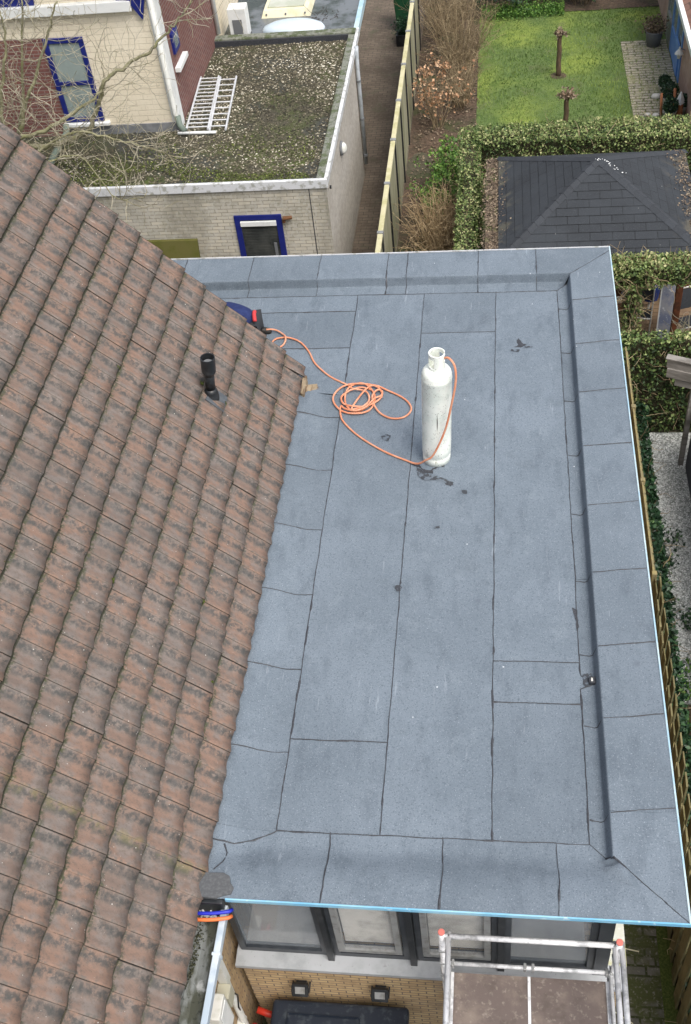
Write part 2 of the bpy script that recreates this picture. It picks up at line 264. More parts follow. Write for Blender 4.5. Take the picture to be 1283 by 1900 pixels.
blind = mat('blind', (.8,.78,.72), .8, [dict(s=3, c=(.45,.44,.4), lo=.4, hi=.7)])
black = mat('black_void', (.01,.01,.012), .8)
panel_m = mat('clear_panel', (.30,.31,.34), .35, [dict(s=4, c=(.16,.19,.28), lo=.45, hi=.6), dict(s=16, c=(.6,.62,.66), lo=.58, hi=.68, k=.7)])
blue_cloth = mat('blue_cloth', (.012,.03,.14), .9, bump=[(10,.4,.02)])
ground_m = mat('ground', (.07,.062,.042), .97, [dict(s=1, c=(.05,.06,.025), lo=.4, hi=.6), dict(s=12, c=(.10,.085,.06), lo=.5, hi=.7)], bump=[(10,.6,.05)])

# ------------------------------------------------------------------ object helpers
def base_of(p): return Vector(p.get('_o', (0, 0, 0))) if p else Vector((0, 0, 0))
def tag(o, label=None, cat=None, group=None, kind=None):
    if label: o['label'] = label
    if cat: o['category'] = cat
    if group: o['group'] = group
    if kind: o['kind'] = kind
    return o
def thing(name, label, cat, loc, group=None):
    o = bpy.data.objects.new(name, None); COL.objects.link(o); o.location = loc; o.empty_display_size = .2
    ORI[o.name] = Vector(loc); return tag(o, label, cat, group)
ORI = {}
def org(p): return ORI[p.name] if p is not None else Vector((0, 0, 0))
def link(name, me, parent, m, smooth=False, mats=None):
    o = bpy.data.objects.new(name, me); COL.objects.link(o)
    if m is not None: me.materials.append(m)
    for q in (mats or []): me.materials.append(q)
    if smooth: me.polygons.foreach_set('use_smooth', [True]*len(me.polygons))
    if parent is not None:
        off = org(parent); o.parent = parent; ORI[o.name] = off
        me.transform(Matrix.Translation(-off))
    else:
        n = len(me.vertices); co = np.empty(n*3, 'f'); me.vertices.foreach_get('co', co); co = co.reshape(-1, 3)
        c = Vector((float((co[:,0].min()+co[:,0].max())/2), float((co[:,1].min()+co[:,1].max())/2), float(co[:,2].min())))
        me.transform(Matrix.Translation(-c)); o.location = c; ORI[o.name] = c
    return o

class B:
    """collects faces of one mesh, with box-projected UVs in metres"""
    def __init__(s): s.v = []; s.f = []; s.uv = {}; s.mi = {}
    def face(s, pts, uv=None, mi=0):
        i = len(s.v); s.v += [tuple(p) for p in pts]; s.f.append(tuple(range(i, i+len(pts))))
        if uv: s.uv[len(s.f)-1] = uv
        if mi: s.mi[len(s.f)-1] = mi
        return s
    def box(s, x0, x1, y0, y1, z0, z1, M=None):
        c = [(x0,y0,z0),(x1,y0,z0),(x1,y1,z0),(x0,y1,z0),(x0,y0,z1),(x1,y0,z1),(x1,y1,z1),(x0,y1,z1)]
        if M is not None: c = [tuple(M @ Vector(p)) for p in c]
        i = len(s.v); s.v += c
        s.f += [tuple(i+k for k in q) for q in ((3,2,1,0),(4,5,6,7),(0,1,5,4),(1,2,6,5),(2,3,7,6),(3,0,4,7))]
        return s
    def cbox(s, c, sz, rot=(0,0,0)):
        from mathutils import Euler
        M = Matrix.Translation(c) @ Euler(rot).to_matrix().to_4x4()
        return s.box(-sz[0]/2, sz[0]/2, -sz[1]/2, sz[1]/2, -sz[2]/2, sz[2]/2, M)
    def prism(s, poly, z0, z1):
        n = len(poly); i = len(s.v)
        s.v += [(p[0], p[1], z0) for p in poly] + [(p[0], p[1], z1) for p in poly]
        s.f.append(tuple(i+k for k in reversed(range(n)))); s.f.append(tuple(i+n+k for k in range(n)))
        for k in range(n): s.f.append((i+k, i+(k+1) % n, i+n+(k+1) % n, i+n+k))
        return s
    def tube(s, pts, r, n=8, cap=True):
        pts = [Vector(p) for p in pts]; rr = r if hasattr(r, '__len__') else [r]*len(pts)
        up = None; i0 = len(s.v)
        for k, p in enumerate(pts):
            d = (pts[min(k+1, len(pts)-1)] - pts[max(k-1, 0)])
            d = d.normalized() if d.length > 1e-9 else Vector((0,0,1))
            if up is None: up = d.orthogonal().normalized()
            up = (up - d*up.dot(d)); up = up.normalized() if up.length > 1e-6 else d.orthogonal().normalized()
            sd = d.cross(up)
            for a in range(n):
                t = 2*math.pi*a/n; q = p + (up*math.cos(t) + sd*math.sin(t))*rr[k]; s.v.append(tuple(q))
        for k in range(len(pts)-1):
            for a in range(n):
                b = (a+1) % n; s.f.append((i0+k*n+a, i0+k*n+b, i0+(k+1)*n+b, i0+(k+1)*n+a))
        if cap and n > 2:
            s.f.append(tuple(i0+a for a in reversed(range(n)))); s.f.append(tuple(i0+(len(pts)-1)*n+a for a in range(n)))
        return s
    def lathe(s, c, prof, n=24, M=None, cap=True):
        c = Vector(c); i0 = len(s.v)
        for r, z in prof:
            for a in range(n):
                t = 2*math.pi*a/n; p = Vector((r*math.cos(t), r*math.sin(t), z))
                if M is not None: p = M @ p
                s.v.append(tuple(c+p))
        for k in range(len(prof)-1):
            for a in range(n):
                b = (a+1) % n; s.f.append((i0+k*n+a, i0+k*n+b, i0+(k+1)*n+b, i0+(k+1)*n+a))
        if cap: s.f.append(tuple(i0+a for a in reversed(range(n)))); s.f.append(tuple(i0+(len(prof)-1)*n+a for a in range(n)))
        return s
    def build(s, name, m, parent=None, bevel=0, smooth=False, mats=None, seg=2):
        me = bpy.data.meshes.new(name); me.from_pydata(s.v, [], s.f)
        if bevel:
            bm = bmesh.new(); bm.from_mesh(me); bmesh.ops.remove_doubles(bm, verts=bm.verts, dist=1e-5)
            bmesh.ops.bevel(bm, geom=[e for e in bm.edges if e.is_manifold and e.calc_face_angle(0) > .5], offset=bevel, segments=seg, affect='EDGES', profile=.6)
            bm.to_mesh(me); bm.free(); s.uv = {}; s.mi = {}
        me.update()
        ul = me.uv_layers.new(name='UVMap')
        for p in me.polygons:
            if p.index in s.mi: p.material_index = s.mi[p.index]
            if p.index in s.uv:
                for li, q in zip(p.loop_indices, s.uv[p.index]): ul.data[li].uv = q
                continue
            n = p.normal; ax = max(range(3), key=lambda k: abs(n[k]))
            for li in p.loop_indices:
                co = me.vertices[me.loops[li].vertex_index].co
                ul.data[li].uv = (co.y, co.z) if ax == 0 else (co.x, co.z) if ax == 1 else (co.x, co.y)
        return link(name, me, parent, m, smooth, mats)

def npmesh(name, V, F, parent, m, tint=None, smooth=False, attrs=None):
    me = bpy.data.meshes.new(name); V = np.asarray(V, 'f'); F = np.asarray(F, 'i'); k = F.shape[1]
    me.vertices.add(len(V)); me.vertices.foreach_set('co', V.ravel())
    me.loops.add(F.size); me.loops.foreach_set('vertex_index', F.ravel())
    me.polygons.add(len(F)); me.polygons.foreach_set('loop_start', np.arange(0, F.size, k, dtype='i')); me.polygons.foreach_set('loop_total', np.full(len(F), k, 'i'))
    me.update(calc_edges=True)
    if tint is not None:
        a = me.attributes.new('tint', 'FLOAT', 'FACE'); a.data.foreach_set('value', np.asarray(tint, 'f'))
    for nm, vals in (attrs or {}).items():
        a = me.attributes.new(nm, 'FLOAT', 'POINT'); a.data.foreach_set('value', np.asarray(vals, 'f'))
    return link(name, me, parent, m, smooth)

def leaf_mesh(name, C, size, parent, m, tint, nrm=None, flat=.5):
    """C (N,3) centres; each leaf a folded 4-vertex, two-face kite"""
    N = len(C); d = nrs.normal(size=(N,3)); d /= np.linalg.norm(d, axis=1)[:,None]
    nn = nrs.normal(size=(N,3))
    if nrm is not None: nn = nn*flat + nrm
    nn /= np.linalg.norm(nn, axis=1)[:,None]
    a = np.cross(nn, d); a /= np.linalg.norm(a, axis=1)[:,None]; b = np.cross(nn, a)
    s = (size*nrs.uniform(.6, 1.35, N))[:,None]
    v = np.stack([C - a*s*.55, C + b*s*.38 + nn*s*.12, C + a*s*.6, C - b*s*.38 + nn*s*.12], 1).reshape(-1,3)
    i = np.arange(N)*4
    F = np.concatenate([np.stack([i, i+1, i+2], 1), np.stack([i, i+2, i+3], 1)])
    return npmesh(name, v, F, parent, m, np.concatenate([tint, tint]))

def fbm(p, s=1.): return mnoise.noise(Vector(p)*s)

def octas(name, C, size, parent, m, tint, flat=.6):
    N = len(C); s = size*nrs.uniform(.55, 1.5, (N,3)); s[:,2] *= flat; ang = nrs.uniform(0, 6.3, N)
    ca, sa = np.cos(ang), np.sin(ang)
    base = np.array([(1,0,0),(0,1,0),(-1,0,0),(0,-1,0),(0,0,1),(0,0,-1)], 'f')
    v = np.zeros((N,6,3))
    for k in range(6):
        x, y, z = (base[k]*s).T; v[:,k] = C + np.stack([x*ca-y*sa, x*sa+y*ca, z], 1)
    v += nrs.normal(size=v.shape)*size*.12
    f = np.array([(0,1,4),(1,2,4),(2,3,4),(3,0,4)]); F = (f[None]+(np.arange(N)*6)[:,None,None]).reshape(-1,3)
    return npmesh(name, v.reshape(-1,3), F, parent, m, np.repeat(tint, 4))

def twigs(name, lines, parent, m, tint=None):
    """lines: list of (points, r0, r1), three-sided tubes"""
    V = []; F = []; T = []
    for pts, r0, r1 in lines:
        n = len(pts); i0 = len(V); up = Vector((rnd.uniform(-1,1), rnd.uniform(-1,1), rnd.uniform(-1,1)))
        t = rnd.random()
        for k, p in enumerate(pts):
            d = (pts[min(k+1,n-1)]-pts[max(k-1,0)])
            d = d.normalized() if d.length > 1e-9 else Vector((0,0,1))
            a = d.cross(up); a = a.normalized() if a.length > 1e-6 else d.orthogonal().normalized(); b = d.cross(a)
            r = r0 + (r1-r0)*k/(n-1)
            for q in range(3):
                g = 2.094*q; V.append(tuple(p + (a*math.cos(g)+b*math.sin(g))*r))
        for k in range(n-1):
            for q in range(3):
                e = (q+1) % 3; F.append((i0+k*3+q, i0+k*3+e, i0+(k+1)*3+e, i0+(k+1)*3+q)); T.append(t)
    return npmesh(name, V, F, parent, m, T, smooth=True)

def wiggle(p, d, L, n, jit, grav=0., curl=0.):
    pts = [Vector(p)]; d = Vector(d).normalized()
    for k in range(n):
        d = (d + Vector((rnd.gauss(0,jit), rnd.gauss(0,jit), rnd.gauss(0,jit)+grav))).normalized()
        pts.append(pts[-1] + d*(L/n))
    return pts

G = -.5
# ------------------------------------------------------------------ ground
def sheet(name, x0, x1, y0, y1, z, m, nx=1, ny=1, amp=0, kind='structure', label=None):
    V = []; F = []
    for j in range(ny+1):
        for i in range(nx+1):
            x = x0+(x1-x0)*i/nx; y = y0+(y1-y0)*j/ny
            V.append((x, y, z + (amp*fbm((x,y,0), .7) if amp else 0)))
    for j in range(ny):
        for i in range(nx):
            a = j*(nx+1)+i; F.append((a, a+1, a+nx+2, a+nx+1))
    b = B(); b.v = V; b.f = F; o = b.build(name, m, None, smooth=amp > 0); o['kind'] = kind
    if label: o['label'] = label
    return o
sheet('ground', -80, 80, -60, 120, G-.01, ground_m)
sheet('flower_bed', -1.0, .52, 8.6, 30, G+.004, soil, 12, 60, .03)
sheet('lawn', .45, 30, 16.6, 24.75, G+.012, lawn_m, 60, 40, .03)
sheet('back_border', .3, 8, 24.7, 30, G+.03, soil, 10, 10, .03)
sheet('alley', -4.8, -1.0, 8.6, 40, G+.008, alley_m)
sheet('terrace', 3.88, 4.95, 18.2, 22.75, G+.03, terrace_m)
sheet('side_path', 2.05, 2.66, -8, 8.6, G+.008, path_m)
sheet('path_border', 2.66, 2.80, -8, 8.6, G+.02, mossy)
sheet('patio', -3.5, 2.05, -9, -.45, G+.008, patio_m)
sheet('gravel_strip', 3.1, 5.2, 3.7, 8.72, G+.006, gravel_bed)
sheet('garden_soil', 2.82, 5.2, -6, 3.7, G+.006, soil)
sheet('gazebo_deck', .9, 4.6, 9.0, 13.5, G+.05, deck_m)

# grass blades on the lawn
Ng = 15000
gx = nrs.uniform(.5, 4.9, Ng); gy = nrs.uniform(16.7, 24.7, Ng)
cl = np.array([mnoise.noise(Vector((x*.9, y*.9, 3))) for x, y in zip(gx, gy)])
h = nrs.uniform(.025, .07, Ng); a = nrs.uniform(0, 6.3, Ng); wv = .012
z0 = np.full(Ng, G+.01)
v = np.stack([np.stack([gx-np.cos(a)*wv, gy-np.sin(a)*wv, z0], 1), np.stack([gx+np.cos(a)*wv, gy+np.sin(a)*wv, z0], 1), np.stack([gx+nrs.normal(size=Ng)*.02, gy+nrs.normal(size=Ng)*.02, z0+h], 1)], 1).reshape(-1,3)
grass_m = mat('grass_blades', (.1,.1,.1), .8, tint=[(0,(.075,.14,.03)), (.5,(.13,.205,.045)), (1,(.24,.32,.07))])
o = npmesh('grass', v, np.arange(Ng*3).reshape(-1,3), None, grass_m, np.clip(.5+cl*.8+nrs.normal(size=Ng)*.12, 0, 1))
tag(o, 'short green grass blades of the back lawn', 'grass', kind='stuff')
# white gravel
Ng = 22000
gx = nrs.uniform(3.12, 4.4, Ng); gy = nrs.uniform(3.72, 8.7, Ng)
o = octas('gravel', np.stack([gx, gy, np.full(Ng, G+.012)], 1), .013, None, white_gravel, nrs.beta(1.6, 1.8, Ng))
tag(o, 'pale grey gravel strip between the dark shrubs and the shed', 'gravel', kind='stuff')

# ------------------------------------------------------------------ flat roofed extension
ext = thing('flat_roof_extension', 'extension with blue grey bitumen flat roof and raised edges in the middle', 'building', (.5, 3.8, G))
wl = B()
wl.box(-1.40, 2.05, -.45, -.15, G, 1.36)             # front, below the windows
wl.box(1.75, 2.05, -.15, 8.0, G, 1.36)
wl.box(1.62, 1.90, .55, 8.0, 1.36, 2.76)
wl.box(-1.40, 1.75, 7.7, 8.0, G, 1.36)
wl.box(-4.6, 1.62, 7.7, 8.0, 1.36, 2.76); wl.box(-4.6, -1.40, 7.7, 8.0, G, 1.36)
wl.build('wall', yellow_brick, ext)
fl = B(); fl.box(-1.38, 1.7, -.14, 7.6, .3, .4); fl.build('room_floor', interior, ext)
rw = B(); rw.box(-1.38, 1.6, 3.0, 3.1, .4, 2.7); rw.build('room_wall', interior, ext)
dk = B(); dk.box(-1.38, 1.92, -.40, 8.0, 2.80, 2.985); dk.box(-4.6, -1.38, 6.0, 8.0, 2.80, 2.985); dk.box(1.92, 2.37, -.40, 8.0, 2.955, 2.985); dk.build('roof_deck', dark_frame, ext)

def sm(t): t = max(0., min(1., t)); return t*t*(3-2*t)
def zr(x, y):
    e = .13*sm((x-1.822)/.045); e = max(e, .13*sm((y-7.775)/.026))
    e = max(e, .13*sm((-.10-y)/.38))
    e = max(e, .085*sm((-1.0-x)/.40)*sm((6.0-y)/.35))
    return 3.0 + e + .0025*fbm((x, y, 1), 3.1)
def clamp_x(v, n): return [v[0]+(v[1]-v[0])*i/n for i in range(n+1)]
XF = [1.70,1.76,1.81,1.822,1.828,1.834,1.84,1.8445,1.849,1.854,1.86,1.867,1.875,1.93,2.05,2.2,2.39]
YB = [7.59,7.68,7.765,7.775,7.7785,7.782,7.785,7.788,7.791,7.7945,7.798,7.802,7.812,7.87,7.95,8.05,8.2,8.35]
YF = [.01,-.06,-.12,-.14,-.17,-.20,-.23,-.26,-.30,-.4,-.55,-.66]
XL = [-.87,-.95,-1.03,-1.1,-1.17,-1.24,-1.3,-1.36,-1.45,-1.5]
nsheet = [0]
def roofing(xs, y0, y1, seg=.12, swap=False, lift=None):
    """xs: stations across; y0,y1: callables or numbers giving the ends at each station"""
    k = nsheet[0]; nsheet[0] += 1
    lz = .003 + .0017*(k % 4) if lift is None else lift
    f0 = y0 if callable(y0) else (lambda t: y0); f1 = y1 if callable(y1) else (lambda t: y1)
    n = max(2, int(max(abs(f1(t)-f0(t)) for t in xs)/seg)); V = []; F = []
    for t in xs:
        for j in range(n+1):
            s = f0(t) + (f1(t)-f0(t))*j/n
            w = .004*fbm((t*2, s*2, k), 1.5) if 0 < j < n else .006*fbm((t, s, k), 6)
            x, y = (s+w, t) if swap else (t, s+w)
            V.append((x, y, zr(x, y)+lz))
    m_ = len(xs)
    for i in range(m_-1):
        for j in range(n): a = i*(n+1)+j; F.append((a, a+n+1, a+n+2, a+1))
    # skirt
    ring = [j for j in range(n+1)] + [(i)*(n+1)+n for i in range(1, m_)] + [(m_-1)*(n+1)+j for j in range(n-1, -1, -1)] + [i*(n+1) for i in range(m_-2, 0, -1)]
    b0 = len(V); V += [V[r] for r in ring]; b1 = len(V); V += [(V[r][0], V[r][1], V[r][2]-.006) for r in ring]
    for q in range(len(ring)): e = (q+1) % len(ring); F.append((b0+q, b0+e, b1+e, b1+q))
    me = bpy.data.meshes.new('roofing_sheet'); me.from_pydata(V, [], F); bm = bmesh.new(); bm.from_mesh(me)
    bmesh.ops.recalc_face_normals(bm, faces=bm.faces); bm.to_mesh(me); bm.free(); me.update()
    if me.polygons[0].normal.z < 0: me.flip_normals()
    return link('roofing_sheet', me, ext, membrane, True)
def rr(a, b, st=.23): n = max(1, int(abs(b-a)/st)); return [a+(b-a)*i/n for i in range(n+1)]
seams = []
# field strips
for x0, x1, ys in ((-.87,0,(.0,.885,7.6)), (0,.92,(.0,6.76,7.6)), (.92,1.71,(.0,1.335,1.79,7.6))):
    for a, b_ in zip(ys, ys[1:]): roofing(rr(x0, x1), a, b_, .3)
    for yy in ys[1:-1]: seams.append([(x0, yy), (x1, yy)])
seams += [[(-.87,.0),(-.87,7.6)], [(0,.0),(0,7.6)], [(.92,.0),(.92,7.6)], [(1.70,0),(1.705,1.36),(1.70,1.50),(1.80,1.545)], [(1.80,1.60),(1.71,1.64),(1.70,1.72),(1.71,3),(1.70,7.58)]]
ys = (5.60, 5.98, 6.49, 7.25, 7.6)
for a, b_ in zip(ys, ys[1:]): roofing(rr(-4.5 if a > 5.9 else -1.5, -.87), a, b_, .2, lift=.0045 if a < 6 else None)
for yy in ys[2:-1]: seams.append([(-3.6, yy), (-.87, yy)])
# left flashing, turned up under the tiles
ys = (.0,.745,1.635,2.54,3.42,4.31,5.19,5.60)
for a, b_ in zip(ys, ys[1:]): roofing(XL, a, b_, .15)
for yy in ys[1:-1]: seams.append([(-.87, yy), (-1.02, yy+.0), (-1.2, yy+.015), (-1.46, yy+.02)])
# right edge
mt_b = lambda x: 7.59 + (x-1.70)*(8.35-7.59)/.69
mt_f = lambda x: .0 - (x-1.70)*.66/.69
ys = (mt_f, .24, 1.13, 1.90, 2.78, 3.68, 4.56, 5.46, 6.34, 7.22, mt_b)
for a, b_ in zip(ys, ys[1:]): roofing(XF, a, b_, .12)
for yy in ys[1:-1]: seams.append([(1.71, yy-.02), (1.8, yy-.035), (1.85, yy-.015), (2.38, yy+.05)])
seams += [[(1.70,7.59),(1.80,7.70),(1.86,7.77),(2.39,8.27)], [(1.70,0),(1.80,-.09),(1.88,-.17),(2.39,-.66)]]
# back edge
mxb = lambda y: 1.70 + (y-7.59)*.69/(8.35-7.59)
xs = (-4.5,-3.30,-2.36,-1.43,-.51,-.245,.69,1.44, mxb)
for a, b_ in zip(xs, xs[1:]): roofing(YB, a, b_, .12, True)
for xx in xs[1:-1]: seams.append([(xx, 7.6), (xx, 8.35)])
seams.append([(-3.6,7.6),(1.70,7.59)])
# front edge
mxf = lambda y: 1.70 - y*.69/.66
xs = (-1.46,-.41,.52,1.43, mxf)
for a, b_ in zip(xs, xs[1:]): roofing(YF, a, b_, .12, True)
for xx in xs[1:-1]: seams.append([(xx, .01), (xx+.012, -.3), (xx, -.66)])
seams += [[(-.87,.0),(1.70,.0)], [(-.87,0),(-.92,-.03),(-1.05,-.10),(-1.2,-.15),(-1.42,-.13)], [(-1.28,-.17),(-1.24,-.24),(-1.25,-.33),(-1.31,-.42)]]
# bitumen beads along the laps
sb = B()
for s in seams:
    pts = []
    for (xa, ya), (xb, yb) in zip(s, s[1:]):
        n = max(1, int(math.hypot(xb-xa, yb-ya)/.022))
        for k in range(n):
            t = k/n; pts.append((xa+(xb-xa)*t, ya+(yb-ya)*t))
    pts.append(s[-1]); P_ = []
    for k, (x, y) in enumerate(pts):
        w = .008*fbm((x, y, 9), 4) + .004*fbm((x, y, 5), 26); (a0, a1), (b0, b1) = pts[max(0, k-1)], pts[min(len(pts)-1, k+1)]
        dx, dy = b0-a0, b1-a1; L = math.hypot(dx, dy) or 1
        P_.append((x-dy/L*w, y+dx/L*w, -dy/L, dx/L))
    i0 = len(sb.v)
    for x, y, nx_, ny_ in P_:
        ww = .0036 + .006*abs(fbm((x, y, 2), 9)) + (.005 if fbm((x, y, 7), 5) > .36 else 0)
        for q, hz in ((-1,.006),(-.5,.0115),(.5,.0115),(1,.006)):
            px, py = x+nx_*ww*q, y+ny_*ww*q; sb.v.append((px, py, zr(px, py)+hz))
    for k in range(len(P_)-1):
        for q in range(3): a = i0+k*4+q; sb.f.append((a, a+1, a+5, a+4))
sb.build('seam_bead', bitumen, ext, smooth=True)
# tar stains: irregular thin patches
def stain(cx, cy, pts, name='bitumen_stain', m=bitumen_wet, th=.011):
    b = B(); n = len(pts); P3 = []
    for k in range(n):
        (xa, ya), (xb, yb) = pts[k], pts[(k+1) % n]
        for t in (0,.2,.4,.6,.8):
            x = cx+xa+(xb-xa)*t; y = cy+ya+(yb-ya)*t
            P3.append((x+.016*fbm((x,y,0),38)+.006*fbm((x,y,3),110), y+.016*fbm((x,y,4),38)+.006*fbm((x,y,6),110)))
    b.face([(x, y, zr(x, y)+th) for x, y in P3]); return b.build(name, m, ext)
stain(0,0,[(.02,4.40),(.10,4.36),(.17,4.27),(.26,4.26),(.25,4.31),(.33,4.37),(.38,4.36),(.36,4.40),(.30,4.38),(.22,4.31),(.14,4.33),(.10,4.40),(.06,4.43)], m=bitumen)
stain(0,0,[(.06,4.38),(.10,4.36),(.18,4.26),(.30,4.22),(.38,4.18),(.44,4.14),(.46,4.09),(.42,4.07),(.37,4.13),(.27,4.16),(.17,4.15),(.10,4.20)])
stain(0,0,[(.40,4.15),(.47,4.13),(.49,4.08),(.45,4.06),(.40,4.09)], m=bitumen)
stain(0,0,[(.56,4.01),(.63,4.0),(.64,3.95),(.58,3.94)])
stain(0,0,[(.30,3.47),(.35,3.48),(.37,3.45),(.31,3.44)])
stain(0,0,[(1.14,6.45),(1.24,6.44),(1.30,6.49),(1.25,6.52),(1.20,6.62),(1.17,6.55),(1.20,6.49)], m=bitumen)
stain(0,0,[(1.10,6.37),(1.20,6.35),(1.21,6.39),(1.13,6.41)])
stain(0,0,[(1.27,6.42),(1.37,6.44),(1.36,6.47),(1.28,6.45)])
stain(0,0,[(-.36,4.86),(-.30,4.90),(-.25,4.87),(-.27,4.78),(-.33,4.80)])
stain(0,0,[(-.06,2.66),(.0,2.7),(.03,2.63),(-.03,2.58)])
stain(0,0,[(1.66,2.42),(1.69,2.30),(1.70,2.13),(1.715,2.2),(1.705,2.4)], m=bitumen)
stain(0,0,[(1.73,1.66),(1.80,1.67),(1.79,1.56),(1.75,1.52),(1.73,1.55)])
# rainwater outlet in the corner of the right edge
ol = B(); ol.box(1.775,1.835,1.545,1.615,3.002,3.05); o1 = ol.build('outlet', bitumen, ext, bevel=.01)
ol = B(); ol.cbox((1.803,1.577,3.042),(.022,.036,.02),(0,.3,0)); ol.build('outlet_strip', white_plastic, o1)
# edge trims
tb = B(); tb.box(-1.17, 2.402, -.672, -.66, 3.10, 3.143); tb.build('edge_trim', film, ext)
tb = B(); tb.box(2.388, 2.402, -.66, 8.36, 3.10, 3.143); tb.build('edge_trim', film_pale, ext)
tb = B(); tb.box(-4.5, 2.402, 8.36, 8.372, 3.10, 3.143); tb.build('edge_trim', alu_trim, ext)
fb = B(); fb.box(-1.2, 2.38, -.655, -.56, 3.07, 3.118); fb.box(-1.2, 2.38, -.56, -.405, 2.955, 2.985); fb.box(1.95, 2.38, -.40, 8.0, 3.07, 3.118); fb.box(-4.5, 2.38, 8.005, 8.33, 3.07, 3.118); fb.build('fascia', dark_frame, ext)
# felt flap folded into the gutter
fp = B(); poly = [(-1.50,-.45),(-1.40,-.43),(-1.33,-.455),(-1.22,-.45),(-1.165,-.475),(-1.15,-.53),(-1.115,-.57),(-1.13,-.625),(-1.19,-.64),(-1.25,-.665),(-1.36,-.66),(-1.50,-.675)]
fp.prism(poly, 3.03, 3.150); fp.build('gutter_flap', flapmat, ext, bevel=.006)
fp = B(); fp.box(-1.46,-1.19,-.70,-.655,2.87,3.12); fp.build('gutter_plug', black_plastic, ext, bevel=.012)
# sills
s = B(); s.v = [(-1.42,-.33,1.40),(2.10,-.33,1.40),(2.10,-.53,1.38),(-1.42,-.53,1.38),(-1.42,-.33,1.36),(2.10,-.33,1.36),(2.10,-.53,1.33),(-1.42,-.53,1.33)]
s.f = [(3,2,1,0),(3,7,6,2),(2,6,5,1),(0,1,5,4),(0,4,7,3),(4,5,6,7)]; s.build('sill', sill_m, ext)
s = B(); s.box(1.93,2.105,-.33,.55,1.36,1.402); s.build('side_sill', sill_old, ext)
# windows
def window(x0, x1, z0, z1, y, casement=False):
    fr = B(); t = .055
    fr.box(x0,x1,y-.03,y+.04,z0,z0+.075); fr.box(x0,x1,y-.03,y+.04,z1-t,z1); fr.box(x0,x0+t,y-.03,y+.04,z0+.075,z1-t); fr.box(x1-t,x1,y-.03,y+.04,z0+.075,z1-t)
    f = fr.build('window_frame', dark_frame, ext, bevel=.004)
    if casement:
        c = B(); a0, a1, b0, b1 = x0+t+.006, x1-t-.006, z0+.20, z1-t-.006; q = .055; yy = y-.05
        c.box(a0,a1,yy-.02,yy+.03,b0,b0+q); c.box(a0,a1,yy-.02,yy+.03,b1-q,b1); c.box(a0,a0+q,yy-.02,yy+.03,b0+q,b1-q); c.box(a1-q,a1,yy-.02,yy+.03,b0+q,b1-q)
        c.build('casement', grey_alu, f, bevel=.004)
        l = B(); l.box(x0+t, x1-t, y-.02, y+.02, z0+.075, z0+.185); l.build('lower_panel', dark_frame, f)
        g = B(); g.box(a0+q, a1-q, yy+.0, yy+.008, b0+q, b1-q); g.build('pane', mat('clear_glass',(.3,.33,.36),.06,spec=.9,trans=.82), f)
        bl = B(); bl.box(a0+q, a1-q, yy+.06, yy+.066, b0+q, b1-q); bl.build('blind', blind, f)
    else:
        g = B(); g.box(x0+t, x1-t, y, y+.008, z0+.075, z1-t); g.build('pane', glass_m, f)
        bl = B(); bl.box(x0+t, x1-t, y+.03, y+.5, z0+.07, z0+.078); bl.build('inner_ledge', blind, f)
        bl = B(); bl.box(x0+t, x1-t, y+.5, y+.508, z0+.07, z1); bl.build('net', interior, f)
for a, b_, c in ((-1.38,-.56,0),(-.50,.19,1),(.26,.97,1),(1.03,1.80,0)): window(a, b_, 1.40, 2.79, -.36, c)
for x in (-.53,.225,1.0): mp = B(); mp.box(x-.03,x+.03,-.44,-.30,1.39,2.79); mp.build('mullion', black_plastic, ext, bevel=.006)
mp = B(); mp.box(1.80,1.92,-.42,-.30,1.39,2.76); mp.box(1.86,1.92,-.30,.55,2.2,2.76); mp.build('corner_post', dark_frame, ext, bevel=.004)
window_side = B(); window_side.box(1.88,1.895,-.30,.55,1.40,2.2); window_side.build('side_pane', glass_m, ext)
# floodlights under the sill
for k, (x, lab) in enumerate(((-.87,'left black floodlight on the yellow brick wall under the sill'),(-.115,'right black floodlight on the yellow brick wall, above the lid end'))):
    t = thing('floodlight', lab, 'lamp', (x,-.45,.85), 'floodlights on the brick wall')
    from mathutils import Euler
    Mf = Matrix.Translation((x,-.545,.92)) @ Euler((R(-35),0,0)).to_matrix().to_4x4()
    h_ = B(); h_.box(-.075,.075,-.02,.02,-.065,-.04,Mf); h_.box(-.075,.075,-.02,.02,.04,.065,Mf); h_.box(-.075,-.048,-.02,.02,-.04,.04,Mf); h_.box(.048,.075,-.02,.02,-.04,.04,Mf)
    hd = h_.build('lamp_housing', black_plastic, t, bevel=.005)
    gq = B(); gq.box(-.047,.047,-.012,.0,-.039,.039,Mf); gq.build('lens', grey_alu, hd)
    fn = B(); fn.box(x-.088,x-.076,-.56,-.46,.87,.90); fn.build('bracket', black_plastic, t)
    fn = B(); fn.box(x+.076,x+.088,-.56,-.46,.87,.90); fn.build('bracket', black_plastic, t)
    fn = B(); fn.box(x-.05,x+.05,-.47,-.45,.80,.90); fn.build('wall_plate', black_plastic, t)

